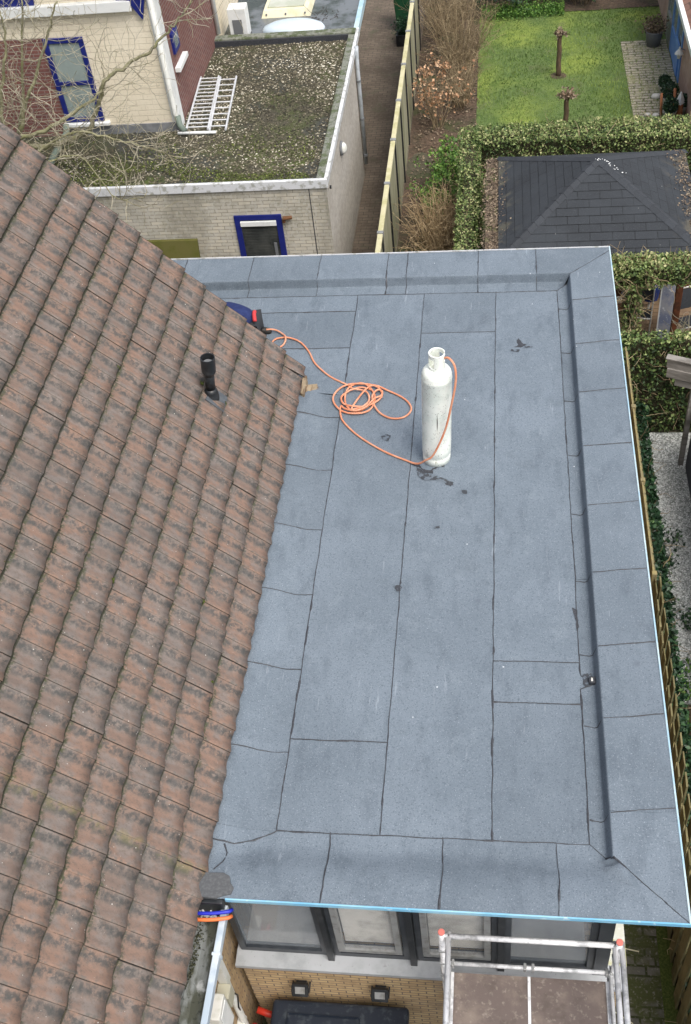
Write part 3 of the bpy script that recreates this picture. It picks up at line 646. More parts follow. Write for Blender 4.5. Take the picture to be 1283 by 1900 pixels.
# ------------------------------------------------------------------ main house with tiled slope
SL = R(50); EX, EZ = -1.40, 3.10; VY = 5.97
house = thing('tiled_house', 'house with weathered red brown clay tile slope filling the left side', 'building', (-4.2, 1, G))
w_ = B(); YE = 5.72; YS = -4.6; AX = EX - .08
rx = AX - 3.4; rz = EZ-.22 + 3.4*math.tan(SL)
poly = [(AX,G),(AX,EZ-.22),(rx,rz),(rx-3.4,EZ-.22),(rx-3.4,G)]
def gable(y, flip):
    p = [(x, y, z) for x, z in poly]; w_.face(p[::-1] if flip else p)
gable(YE, False); gable(YS, True)
w_.face([(AX,YS,G),(AX,YE,G),(AX,YE,EZ-.22),(AX,YS,EZ-.22)]); w_.face([(rx-3.4,YE,G),(rx-3.4,YS,G),(rx-3.4,YS,EZ-.22),(rx-3.4,YE,EZ-.22)])
w_.build('wall', yellow_brick, house)
cs, sn = math.cos(SL), math.sin(SL)
def on_slope(s_, y, n=0.): return (EX - s_*cs + n*sn, y, EZ + s_*sn + n*cs)
ub = B()   # underlay boards both slopes
a = on_slope(.0,0,-.05); b_ = on_slope(5.4,0,-.05)
ub.face([(a[0],YS,a[2]),(a[0],VY-.05,a[2]),(b_[0],VY-.05,b_[2]),(b_[0],YS,b_[2])][::-1])
ub.face([(b_[0],YS,b_[2]),(b_[0],VY-.05,b_[2]),(2*b_[0]-a[0],VY-.05,a[2]),(2*b_[0]-a[0],YS,a[2])][::-1])
ub.build('roof_boards', bitumen, house)
# tiles
GA, CW = .311, .2217; NV = 14; NU = 3; V = []; F = []; AU = []; AV = []; AR = []
def prof(v): return .026*(.5+.5*math.cos(2*math.pi*(v+.04))) + .006*v**3
vent_c = (-2.10, 4.49)
for k in range(17):
    for c in range(44):
        y1 = VY - c*CW
        if k == 3 and abs(y1-CW/2-4.49) < .12: pass
        r = rnd.random(); CWo = rnd.gauss(0,.0012); dz = rnd.uniform(-.003,.004); dy = rnd.uniform(-.003,.003); tl = rnd.uniform(-.005,.005); ds = rnd.uniform(-.005,.005)
        lo = k*GA - .0 + ds; i0 = len(V); lift_extra = .035 if (k == 0 and c == 0) else 0
        for iu in range(NU+1):
            u = iu/NU; s_ = lo + u*(GA+.02)
            for iv in range(NV+1):
                v = iv/NV; y = y1 - v*CW*1.0 + dy
                n = prof(v) + .038*(1-u) + dz + tl*v + lift_extra*v*(1-u)
                if iu == 0: n += -.001*math.cos(2*math.pi*v)
                V.append(on_slope(s_, y, n)); AU.append(u); AV.append(v); AR.append(r)
        for iu in range(NU):
            for iv in range(NV): a = i0+iu*(NV+1)+iv; F.append((a, a+1, a+NV+2, a+NV+1))
        e0 = len(V)
        for iv in range(NV+1):
            v = iv/NV; y = y1 - v*CW + dy; V.append(on_slope(lo+.004, y, prof(v)+.038+dz+tl*v+lift_extra*v-.034)); AU.append(-1.); AV.append(v); AR.append(r)
        for iv in range(NV): F.append((i0+iv, e0+iv, e0+iv+1, i0+iv+1))
        # side lip at the lower-y joint
        e1 = len(V)
        for iu in range(NU+1):
            u = iu/NU; p = V[i0+iu*(NV+1)+NV]; V.append((p[0]-.02*sn, p[1]+.001, p[2]-.02*cs)); AU.append(u); AV.append(2.); AR.append(r)
        for iu in range(NU): a = i0+iu*(NV+1)+NV; b2 = i0+(iu+1)*(NV+1)+NV; F.append((a, e1+iu, e1+iu+1, b2))
        if c == 0:
            e2 = len(V)
            for iu in range(NU+1):
                u = iu/NU; p = V[i0+iu*(NV+1)]; V.append((p[0]-.09*sn, p[1], p[2]-.09*cs)); AU.append(u); AV.append(.5); AR.append(r)
            for iu in range(NU): F.append((i0+iu*(NV+1), i0+(iu+1)*(NV+1), e2+iu+1, e2+iu))
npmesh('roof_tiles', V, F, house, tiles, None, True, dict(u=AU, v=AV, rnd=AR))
me = bpy.data.meshes[-1]
tm = house.children[-1].data
bm = bmesh.new(); bm.from_mesh(tm)
for e in bm.edges:
    if len(e.link_faces) == 2 and e.calc_face_angle(0) > .7: e.smooth = False
bm.to_mesh(tm); bm.free()
# far slope
fs = B(); a = on_slope(5.35,0,.03)
fs.face([(a[0],YS,a[2]),(a[0],VY,a[2]),(a[0]-3.6,VY,a[2]-3.6*math.tan(SL)),(a[0]-3.6,YS,a[2]-3.6*math.tan(SL))][::-1]); fs.build('far_slope', tiles, house)
rc = B(); rc.tube([(a[0],YS,a[2]),(a[0],VY,a[2])], .11, 12); rc.build('ridge', tiles, house, smooth=True)
# moss tufts between tiles
def moss(s_, y, r):
    c = Vector(on_slope(s_, y, .035)); n = 90
    C = np.array([(c.x+rnd.gauss(0,r*.35), c.y+rnd.gauss(0,r*.35), c.z+rnd.gauss(0,r*.3)) for _ in range(n)])
    leaf_mesh('moss_tuft', C, .016, house, mat('moss_leaves',(.1,.1,.1),.9,tint=[(0,(.03,.04,.01)),(1,(.12,.16,.02))]), nrs.uniform(0,.8,n))
for s_, y, r in ((.31*7+.02,3.95,.05),(.31*4+.02,4.53,.035),(.31*5,1.62,.03),(.31*5+.03,1.52,.02),(.31*2+.01,1.95,.035),(.31*3,4.50,.035)): moss(s_, y, r)
for _ in range(26): moss(GA*rnd.randint(1,13)+rnd.uniform(0,.02), rnd.uniform(-2.5,5.6), rnd.uniform(.006,.013))
# gutter
gt = B(); GY0, GY1 = -4.6, -.70; pr = [(-1.20,3.0),(-1.225,3.005),(-1.225,2.90),(-1.27,2.865),(-1.36,2.86),(-1.42,2.89),(-1.45,2.98),(-1.47,2.98),(-1.44,2.86),(-1.36,2.83),(-1.25,2.83),(-1.20,2.88)]
for (xa, za), (xb, zb) in zip(pr, pr[1:]+pr[:1]): gt.face([(xa,GY0,za),(xb,GY0,zb),(xb,GY1,zb),(xa,GY1,za)])
gt.face([(x,GY1,z) for x, z in pr]); gutter = gt.build('gutter', zinc, house)
g2 = B(); g2.box(-1.222,-1.170,GY0,-.66,2.93,3.012); g2.box(-1.232,-1.16,-1.06,-1.035,2.92,3.018); g2.build('gutter_rim', mat('rim_grey',(.36,.43,.49),.45,[dict(s=5,c=(.5,.56,.6),lo=.45,hi=.65)]), gutter, bevel=.006)
dn = 2200; gx_ = nrs.normal(-1.40,.022,dn); gy_ = -2.6+nrs.beta(1.2,1.5,dn)*1.9
kq = np.array([mnoise.noise(Vector((x*9,y*2.2,4))) for x, y in zip(gx_,gy_)]) > -.12
o = leaf_mesh('gutter_dirt', np.stack([gx_,gy_,2.885+nrs.uniform(0,.02,dn)],1)[kq], .016, gutter, mat('gutter_moss',(.1,.1,.1),.95,tint=[(0,(.015,.016,.010)),(.7,(.05,.055,.025)),(1,(.16,.16,.11))]), nrs.uniform(0,1,kq.sum())); o['kind'] = 'stuff'
# downpipe elbow and boxes on the left wall
dp = B(); dp.box(-1.47,-1.385,-.80,-.72,1.62,2.80); dp.tube([(-1.42,-.76,1.62),(-1.42,-.77,1.3),(-1.42,-.78,G)], .035, 10); dp.build('downpipe', white_plastic, house, bevel=.006)
jb = thing('junction_box', 'small beige junction box low on the wall beneath the gutter', 'junction box', (-1.48,-.86,1.45))
q = B(); q.box(-1.478,-1.36,-.93,-.80,1.46,1.68); q.build('housing', beige_plastic, jb, bevel=.01)
q = B(); q.tube([(-1.40,-.80,1.5),(-1.37,-.76,1.3),(-1.39,-.80,1.1),(-1.42,-.74,.6)], .008, 6); q.build('cable', black_plastic, jb)
hb = thing('meter_box', 'white meter box on the wall beneath the gutter, in the bottom left corner', 'meter box', (-1.48,-1.1,1.4))
q = B(); q.box(-1.478,-1.34,-1.20,-.98,1.42,1.95); q.build('housing', white_plastic, hb, bevel=.012)
q = B(); q.box(-1.34,-1.334,-1.17,-1.01,1.47,1.9); q.build('cover', white_paint, hb, bevel=.002)
rb = thing('hose_reel', 'red and white hose reel low on the wall left of the black box', 'hose reel', (-1.38,-.85,.2))
q = B(); My = Matrix.Rotation(R(90),4,'Y'); q.lathe((-1.44,-.84,.50),[(.10,0),(.10,.03),(.05,.03),(.05,.09),(.10,.09),(.10,.12)],20,My); q.build('reel', red_plastic, rb, smooth=False)
q = B(); q.box(-1.478,-1.40,-.95,-.73,.62,.68); q.build('bracket', white_plastic, rb, bevel=.005)
t = B(); t.tube([(-1.36,-.58,.40),(-1.25,-.60,.36),(-1.05,-.62,.33)], .034, 10); o = t.build('drain_tube', red_plastic, None, smooth=True); tag(o,'red plastic tube poking out left of the black storage box','tube')
t = B(); t.tube([(-1.38,-.70,.2),(-1.25,-.71,.2),(-1.02,-.72,.2)], .034, 10); o = t.build('drain_tube', hose_blue, None, smooth=True); tag(o,'blue plastic tube just below the red tube left of the black box','tube')
# tubes bound across the gutter end
for nm, m_, yy, zz, lab in (('blue_tube', hose_blue, -.745, 3.045, 'blue tube bent over the gutter end, nearest the black flap'), ('orange_tube', hose_or2, -.79, 3.03, 'orange tube bent over the gutter end beside the blue tube')):
    t = B(); pts = [(-1.47,yy+.005,zz-.05)]+[(-1.455+.31*k/10, yy-.012*math.sin(math.pi*k/10)+.02*(k/10)**2, zz-.01+.012*math.sin(math.pi*k/10)+.012*k/10) for k in range(11)]+[(-1.125,yy+.045,zz-.02)]
    t.tube(pts, .0155, 10); o = t.build('tube', m_, None, smooth=True); tag(o, lab, 'tube')
q = B()
for k in range(40): q.cbox((rnd.uniform(-1.40,-1.27), rnd.uniform(-.735,-.705), 2.90+rnd.uniform(0,.10)), (.012,.012,.01), (rnd.random()*3, rnd.random()*3, 0))
tag(q.build('foam_crumbs', white_paint, None), 'white crumbs of foam packed in the gutter end behind the blue tube', 'foam crumbs', kind='stuff')
# timber wedge at the eave corner
tw = thing('timber_offcut', 'weathered timber wedge lying at the upper corner of the tile eave', 'timber', (-1.27,5.60,3.0))
q = B(); q.v = [(-1.37,5.50,3.03),(-1.31,5.47,3.03),(-1.31,5.78,3.03),(-1.37,5.78,3.03),(-1.36,5.50,3.12),(-1.31,5.47,3.13),(-1.31,5.78,3.16),(-1.36,5.78,3.15)]
q.f = [(3,2,1,0),(4,5,6,7),(0,1,5,4),(1,2,6,5),(2,3,7,6),(3,0,4,7)]; q.build('batten', timber, tw, bevel=.005)
q = B()
for k in range(5): a0 = 5.74-.02*k; q.face([(-1.31,a0-.10+.01*k,3.13-.02*k),(-1.19+.012*k,a0+.0,3.06-.008*k),(-1.20,a0-.03,3.03),(-1.305,a0-.20,3.06-.01*k)])
q.build('splinter', timber, tw)

# vent pipe on the tiles
VPB = 0
vp = thing('vent_pipe', 'black plastic vent pipe with open cap standing on the clay tiles', 'vent pipe', (-2.10,4.49,3.93))
ax = Vector((.11,0,1)).normalized(); Mv = Vector((0,0,1)).rotation_difference(ax).to_matrix().to_4x4(); c0 = Vector((-2.095,4.49,3.90))
q = B(); q.lathe(c0,[(.085,.0),(.083,.06),(.072,.12),(.058,.16)],24,Mv); q.build('base_boot', black_plastic, vp, smooth=True)
q = B(); q.lathe(c0,[(.052,.12),(.052,.42)],24,Mv); q.build('pipe', black_plastic, vp, smooth=True)
q = B(); q.lathe(c0,[(.052,.34),(.070,.38),(.077,.40),(.077,.575),(.067,.575),(.067,.50)],28,Mv,cap=False); cp = q.build('cap', black_plastic, vp, smooth=False)
q = B(); q.lathe(c0,[(.0665,.495),(.0665,.50),(.05,.515)],24,Mv); q.build('cap_grille', grey_pot, cp)
q = B()
pp = [on_slope(.92,4.36,.052), on_slope(.92,4.60,.052), on_slope(1.16,4.60,.045), on_slope(1.16,4.36,.045)]
q.face(pp[::-1]); q.face([on_slope(.92,4.36,.03), on_slope(.92,4.60,.03), on_slope(1.16,4.60,.03), on_slope(1.16,4.36,.03)])
for k in range(4): e = (k+1) % 4; lowp = [on_slope(.92,4.36,.03), on_slope(.92,4.60,.03), on_slope(1.16,4.60,.03), on_slope(1.16,4.36,.03)]; q.face([pp[k], pp[e], lowp[e], lowp[k]])
q.build('flashing_plate', mat('dark_slate',(.07,.08,.09),.6,[dict(s=20,c=(.1,.11,.12),lo=.45,hi=.65)]), vp)

# ------------------------------------------------------------------ gas cylinder and hose
cy = thing('gas_cylinder', 'tall white gas cylinder with chipped paint standing on the flat roof', 'gas cylinder', (.285,4.51,3.01))
Mc = Matrix.Rotation(R(2.2),4,'Y'); C0 = (.285,4.51,3.008)
q = B(); q.lathe(C0,[(.145,0),(.152,.004),(.152,.075),(.146,.085),(.144,.10),(.156,.125),(.157,.2),(.157,1.135),(.1595,1.145),(.1595,1.162),(.1565,1.17),(.1555,1.195),(.149,1.225),(.130,1.255),(.10,1.272),(.05,1.28)],48,Mc)
body = q.build('body', cyl_paint, cy, smooth=True)
q = B()   # guard collar with a cut-out
Nn = 40; rin, rout = .074, .084
def colp(r, t, z): return Vector(C0) + (Mc @ Vector((r*math.cos(t), r*math.sin(t), z)))
for k in range(Nn):
    t0, t1 = 2*math.pi*k/Nn, 2*math.pi*(k+1)/Nn; mid = (math.degrees((t0+t1)/2)) % 360
    zt = 1.46; wins = []
    segs = [(1.255, zt)]
    if 25 < mid < 70 or 190 < mid < 250 : segs = [(1.255,1.31),(1.42,zt)]
    if 330 < mid or mid < 20: segs = [(1.255,1.36)]
    for z0_, z1_ in segs:
        for r_, fl_ in ((rout, False), (rin, True)):
            f_ = [colp(r_,t0,z0_), colp(r_,t1,z0_), colp(r_,t1,z1_), colp(r_,t0,z1_)]; q.face(f_[::-1] if fl_ else f_)
        q.face([colp(rin,t0,z1_), colp(rout,t0,z1_), colp(rout,t1,z1_), colp(rin,t1,z1_)])
        q.face([colp(rin,t0,z0_), colp(rin,t1,z0_), colp(rout,t1,z0_), colp(rout,t0,z0_)])
        for tt in (t0, t1): q.face([colp(rin,tt,z0_), colp(rout,tt,z0_), colp(rout,tt,z1_), colp(rin,tt,z1_)])
q.tube([colp(.079, 2*math.pi*k/36, 1.46) for k in range(2,36)], .0085, 8)
q.build('guard_collar', cyl_paint, cy)
q = B(); q.lathe(C0,[(.03,1.27),(.03,1.31),(.02,1.315),(.02,1.35)],16,Mc); q.tube([colp(.0,0,1.335), colp(.06,-.1,1.345)], .011, 10); vv = q.build('valve', brass, cy, smooth=True)
q = B(); q.tube([colp(.03,2.2,1.37), colp(0,0,1.36), colp(.03,-.9,1.37)], .01, 8); q.tube([colp(.03,.7,1.37), colp(0,0,1.36), colp(.03,3.8,1.37)], .01, 8); q.build('valve_handle', black_plastic, vv, smooth=True)
q = B()   # deep scrape on the shell and small chips
def shellp(t, z, o=.0008): return tuple(colp(.157+o, t, z))
q.face([shellp(-1.50,.52), shellp(-1.46,.60), shellp(-1.455,.66), shellp(-1.50,.80), shellp(-1.525,.66), shellp(-1.52,.60)])
for k in range(13):
    t_ = -1.5+rnd.gauss(0,.55); z_ = min(.95, max(.1, rnd.gauss(.5,.28))); s_ = rnd.uniform(.002,.006); q.face([shellp(t_-s_*4,z_), shellp(t_,z_-s_), shellp(t_+s_*5,z_+s_*.3), shellp(t_,z_+s_*2.2)])
o = q.build('paint_chips', scrape, body); o['kind'] = 'stuff'

def spline(pts, n=6):
    pts = [Vector(p) for p in pts]; out = []
    for k in range(len(pts)-1):
        p0 = pts[max(k-1,0)]; p1 = pts[k]; p2 = pts[k+1]; p3 = pts[min(k+2,len(pts)-1)]
        for j in range(n):
            t = j/n; out.append(.5*((2*p1)+(p2-p0)*t+(2*p0-5*p1+4*p2-p3)*t*t+(3*p1-p0-3*p2+p3)*t**3))
    out.append(pts[-1]); return out
hp = [(-2.02,6.60,3.05),(-1.91,6.56,3.02),(-1.86,6.65,3.02),(-1.81,6.69,3.022),(-1.68,6.69,3.03),(-1.52,6.61,3.02),(-1.38,6.41,3.02),(-1.27,6.17,3.02),(-1.06,5.92,3.02),(-.85,5.77,3.02)]
ang = 1.9
for k in range(64):       # loose coils
    f = k/63; th = ang + f*2*math.pi*3.6*-1; rx_ = .225 - .075*math.sin(f*9) ; ry_ = .225 - .07*math.cos(f*7+.6)
    hp.append((-.685+rx_*math.cos(th)+.025*math.sin(f*13), 5.51+ry_*math.sin(th)+.02*math.cos(f*11), 3.022+.014*f*2+.006*math.sin(k*1.7)))
hp += [(-.55,5.70,3.05),(-.32,5.63,3.025),(-.12,5.48,3.02),(-.04,5.31,3.02),(-.12,5.17,3.02),(-.28,5.16,3.02),(-.43,5.28,3.03),(-.51,5.49,3.05),(-.46,5.62,3.055),(-.40,5.61,3.04),(-.41,5.52,3.05),(-.48,5.46,3.06),(-.57,5.31,3.06),(-.69,5.25,3.06),(-.82,5.31,3.04),(-.87,5.37,3.03),(-.86,5.22,3.02),(-.80,5.08,3.02),(-.61,4.85,3.02),(-.32,4.61,3.02),(-.06,4.46,3.02),(.08,4.36,3.06),(.18,4.30,3.17),(.27,4.28,3.27),(.40,4.30,3.59),(.48,4.32,3.94),(.53,4.36,4.22),(.52,4.41,4.38),(.46,4.46,4.44),(.40,4.50,4.40),(.36,4.51,4.365)]
hp = [(x, y, max(z, zr(x, y)+.021)) for x, y, z in hp]
q = B(); q.tube(spline(hp, 5), .0115, 8); hose = q.build('gas_hose', hose_or, None, smooth=True); tag(hose, 'orange gas hose coiled on the flat roof and running up to the cylinder', 'hose')
q = B(); q.tube(spline([(-1.97,6.80,3.08),(-1.90,6.84,3.05),(-1.83,6.82,3.04),(-1.75,6.75,3.035),(-1.71,6.68,3.045),(-1.71,6.59,3.03),(-1.75,6.52,3.02),(-1.83,6.46,3.02),(-1.98,6.42,3.02)],5), .0115, 8)
tag(q.build('torch_hose', hose_or, None, smooth=True), 'short orange hose loop beside the kneeling person', 'hose')

# ------------------------------------------------------------------ kneeling worker
pr_ = thing('person', 'person in navy jacket with red band kneeling behind the tiled slope', 'person', (-2.15,6.72,3.0))
def skinned(name, verts, edges, rad, m_, parent, root=0, sub=2):
    me = bpy.data.meshes.new(name); me.from_pydata([tuple(Vector(v)-org(parent)) for v in verts], edges, [])
    o = bpy.data.objects.new(name, me); COL.objects.link(o); o.parent = parent; ORI[o.name] = org(parent)
    sk = o.modifiers.new('skin', 'SKIN'); sk.use_smooth_shade = True
    if not len(me.skin_vertices): me.update()
    for i, r in enumerate(rad):
        me.skin_vertices[0].data[i].radius = (r, r) if not hasattr(r, '__len__') else r; me.skin_vertices[0].data[i].use_root = (i == root)
    ss = o.modifiers.new('subdivision', 'SUBSURF'); ss.levels = sub; ss.render_levels = sub
    me.materials.append(m_); return o
PX = -2.10; J = dict(pel=(PX,6.70,3.26), sp=(PX-.13,6.70,3.36), ch=(PX-.33,6.70,3.40), nk=(PX-.47,6.70,3.40), hd0=(PX-.54,6.70,3.38), hd1=(PX-.64,6.70,3.33),
    sl=(PX-.38,6.88,3.39), sr=(PX-.38,6.52,3.39), el=(PX-.52,6.98,3.18), er=(PX-.52,6.42,3.18), wl=(PX-.72,6.90,3.07), wr=(PX-.72,6.50,3.07),
    hl=(PX-.02,6.79,3.23), hr=(PX-.02,6.61,3.23), kl=(PX-.34,6.84,3.08), kr=(PX-.34,6.56,3.08), al=(PX+.06,6.82,3.06), ar=(PX+.06,6.58,3.06), tl=(PX+.16,6.83,3.03), tr=(PX+.16,6.57,3.03))
def chain(names, extra=()):
    vs = [J[n] for n in names]; return vs
nm = ['pel','sp','ch','nk','hd0','hd1','sl','el','wl','sr','er','wr','hl','kl','al','tl','hr','kr','ar','tr']
ix = {n: i for i, n in enumerate(nm)}
E_ = [('pel','sp'),('sp','ch'),('ch','nk'),('nk','hd0'),('hd0','hd1'),('ch','sl'),('sl','el'),('el','wl'),('ch','sr'),('sr','er'),('er','wr'),('pel','hl'),('hl','kl'),('kl','al'),('al','tl'),('pel','hr'),('hr','kr'),('kr','ar'),('ar','tr')]
vs = [J[n] for n in nm]; es = [(ix[a], ix[b]) for a, b in E_]
rad = [.12,.11,.12,.05,.085,.08,.06,.042,.03,.06,.042,.03,.08,.055,.04,.03,.08,.055,.04,.03]
for sd_, wn in ((1,'wl'),(-1,'wr')):        # palm, four fingers and a thumb
    w0 = Vector(J[wn]); pi = len(vs); vs.append(tuple(w0+Vector((-.07,-.01*sd_,-.02)))); rad.append(.024); es.append((ix[wn], pi))
    for f_ in range(4):
        L = (.034,.040,.037,.028)[f_]; b0 = w0+Vector((-.10,(-.027+.018*f_)*sd_,-.025)); vs += [tuple(b0), tuple(b0+Vector((-L,0,-.004))), tuple(b0+Vector((-L*1.6,0,-.022)))]; rad += [.009,.009,.008]
        es += [(pi, len(vs)-3), (len(vs)-3, len(vs)-2), (len(vs)-2, len(vs)-1)]
    vs += [tuple(w0+Vector((-.05,-.04*sd_,-.022))), tuple(w0+Vector((-.08,-.055*sd_,-.03)))]; rad += [.010,.009]; es += [(pi, len(vs)-2), (len(vs)-2, len(vs)-1)]
body_p = skinned('body', vs, es, rad, skin, pr_)
sub = ['pel','sp','ch','sl','el','sr','er']; xi = {n: i for i, n in enumerate(sub)}
wl2 = [tuple(Vector(J['el']).lerp(Vector(J['wl']),.85)), tuple(Vector(J['er']).lerp(Vector(J['wr']),.85))]
skinned('jacket', [J[n] for n in sub]+wl2+[tuple(Vector(J['nk'])+Vector((.06,0,0)))], [(0,1),(1,2),(2,3),(3,4),(2,5),(5,6),(4,7),(6,8),(2,9)], [.16,.155,.16,.085,.062,.085,.062,.045,.045,.075], navy_cloth, pr_)
sub = ['pel','hl','kl','al','hr','kr','ar']
skinned('trousers', [J[n] for n in sub], [(0,1),(1,2),(2,3),(0,4),(4,5),(5,6)], [.125,.09,.07,.055,.09,.07,.055], dark_cloth, pr_)
q = B(); c = Vector(J['pel'])+Vector((.055,0,.03)); Mh = Matrix.Rotation(R(62),4,'Y'); q.tube([c+Vector((-.015+.03*abs(t_)/1.2,.148*math.sin(t_),.125*math.cos(t_)-.0)) for t_ in [-.9+k/8*1.1 for k in range(0,9)]],.026,8); q.build('jacket_band', red_cloth, pr_, smooth=True)
for a_, t_ in (('al','tl'),('ar','tr')): skinned('boot', [tuple(Vector(J[a_])+Vector((-.03,0,.01))), J[a_], J[t_], tuple(Vector(J[t_])+Vector((.03,0,-.0)))], [(0,1),(1,2),(2,3)], [.05,.052,.042,.03], boot, pr_)
hq = Vector(J['hd1']); q = B(); q.lathe(hq+Vector((.02,0,.015)),[(.105,-.03),(.108,.02),(.095,.06),(.06,.092),(.01,.104)],20); q.build('hair', hair, pr_, smooth=True)

# ------------------------------------------------------------------ scaffold
sc = thing('scaffold', 'aluminium scaffold tower with brown platform in front of the windows', 'scaffold', (1.2,-1.8,G))
zt, zl, zp = 2.80, 2.25, 2.16; ya, yb = -.72, -3.0; xa, xb = .585, 1.865
for x, y in ((xa-.055,ya),(xb+.03,ya),(xa-.055,yb),(xb+.03,yb)):
    q = B(); q.tube([(x,y,G),(x,y,2.86)], .0254, 14); p_ = q.build('post', tube_alu, sc, smooth=True)
    q = B(); q.lathe((x,y,2.86),[(.024,0),(.0275,.003),(.0275,.014),(.024,.018)],16); q.build('cap', red_cap, p_)
for x in (xa, xb, xb+.052):
    q = B(); q.tube([(x,ya+.03,zt),(x,yb,zt)], .0225, 12); q.build('side_rail', tube_alu, sc, smooth=True)
for y, z in ((ya,zt),(ya,zl),(yb,zt),(yb,zl)):
    q = B(); q.tube([(xa-.03,y,z),(xb+.03,y,z)], .0225 if z == zt else .018, 12); q.build('guard_rail', tube_alu, sc, smooth=True)
for x in (xa-.01, xb+.01):
    q = B(); q.tube([(x,ya,zl-.02),(x,yb,zl-.02)], .018, 10); q.build('ledger', tube_alu, sc, smooth=True)
q = B()
for x in (xa+.02, 1.19, 1.255, xb-.02): q = B(); q.box(x-.012,x+.012,ya-.028,ya+.028,zl-.03,zl+.028); q.build('clamp', grey_alu, sc, bevel=.004)
for z in (2.05, 2.3, 2.55):
    for x_ in (xa-.088, xb-.003): q = B(); q.box(x_,x_+.066,ya-.034,ya+.034,z-.012,z+.012); q.build('clamp', grey_alu, sc, bevel=.004)
for x0_, x1_ in ((xa+.03,1.212),(1.236,xb-.03)):
    q = B(); q.box(x0_,x1_,yb+.05,ya-.045,zp,zp+.02); q.build('platform_board', plywood, sc, bevel=.002)
q = B(); q.box(1.2125,1.2355,yb+.05,ya-.045,zp+.001,zp+.024); q.box(xa+.0,xa+.029,yb+.05,ya-.045,zp-.03,zp+.024); q.box(xb-.029,xb,yb+.05,ya-.045,zp-.03,zp+.024); q.build('platform_frame', tube_alu, sc)

# ------------------------------------------------------------------ storage box
sbx = thing('storage_box', 'large black plastic storage box against the yellow brick wall', 'storage box', (-.52,-.95,G))
q = B(); q.box(-1.14,.10,-1.35,-.56,G,.48); q.build('bin', box_plastic, sbx, bevel=.03)
q = B(); q.box(-1.18,.14,-1.40,-.525,.46,.60); lid = q.build('lid', box_plastic, sbx, bevel=.045, seg=3)
q = B(); q.box(-1.02,-.32,-1.40,-.66,.598,.608); q.build('lid_panel', box_plastic, lid, bevel=.02)
q = B(); q.tube([(.15,-.66,.50),(.165,-.70,.49),(.15,-.74,.50)], .014, 8); q.build('hinge', white_plastic, sbx)
# sticks on the side path
for pts, lab in (([(2.08,.62,G+.04),(2.46,.56,G+.03)], 'thin pale stick lying far along the mossy side path'), ([(2.07,-.02,G+.04),(2.34,-.18,G+.03)], 'thin pale stick lying beside the sill corner on the mossy path')):
    q = B(); q.tube(pts, .007, 6); tag(q.build('stick', cream_paint, None), lab, 'stick')

# ------------------------------------------------------------------ neighbouring garage
YG, XG = 12.02, -1.89
ga = thing('garage', 'pale brick garage with gravel flat roof behind the extension', 'building', (-4.5,15,G))
q = B(); q.box(-9.5,XG-.004,YG,YG+.22,G,2.08); q.build('wall', pale_brick, ga)
q = B(); q.box(XG-.22,XG,YG+.22,16.95,G,2.08); q.box(XG-.004,XG,YG,YG+.22,G,2.08); q.box(-9.5,XG-.22,16.73,16.95,G,2.08); q.build('wall', render_wall, ga)
q = B(); q.box(-9.5,-2.0,YG+.1,17.8,1.95,2.09); rb_ = q.build('roof', roof_base, ga)
q = B(); q.box(-9.5,XG+.03,YG-.035,YG+.03,2.06,2.215); q.box(XG-.03,XG+.03,YG+.03,17.95,2.08,2.215); q.build('roof_trim', alu_trim, ga, bevel=.006)
q = B(); q.box(XG-.17,XG-.03,YG+.03,17.7,2.09,2.20); q.box(-4.85,XG-.03,17.70,17.92,2.09,2.235); q.build('parapet', lead_moss, ga, bevel=.02)
q = B(); q.box(-4.84,XG-.17,17.66,17.70,2.09,2.20); q.build('parapet_face', bitumen, ga)
Np = 26000
px = nrs.uniform(-7.6, XG-.17, Np); py = nrs.uniform(YG+.06, 17.66, Np)
keep = ~((py > 14.15) & (px < -4.82))
nz = np.array([mnoise.noise(Vector((x*.55, y*.55, 8))) for x, y in zip(px, py)])
dark = np.clip(1-np.hypot((px+2.9)/.95, (py-14.9)/2.0), 0, 1)
moss_f = np.clip((13.2-py)/1.1, 0, 1)
keep &= nrs.uniform(0,1,Np) > (.45*dark + .35*moss_f + .15 - nz*.9)
px, py = px[keep], py[keep]; tn = nrs.beta(1.3,1.5,len(px)); tn = np.clip(tn-.36*dark[keep]-.12*moss_f[keep]+.25*nz[keep], 0, 1)
o = octas('pebbles', np.stack([px, py, np.full(len(px), 2.10)], 1), .019, rb_, pebble_m, tn); o['kind'] = 'stuff'
Nm = 9000; mx = nrs.uniform(-7.5,-2.2,Nm); my = YG+.1+nrs.beta(1,3,Nm)*2.2; C = np.stack([mx,my,2.10+nrs.uniform(0,.03,Nm)],1)
kp = np.array([mnoise.noise(Vector((x*1.1,y*1.6,2))) for x, y in zip(mx,my)]) > -.1
o = leaf_mesh('roof_moss', C[kp], .028, rb_, mat('moss_leaf',(.1,.1,.1),.9,tint=[(0,(.04,.05,.015)),(.6,(.10,.13,.03)),(1,(.20,.24,.06))]), nrs.uniform(0,1,kp.sum())); o['kind'] = 'stuff'
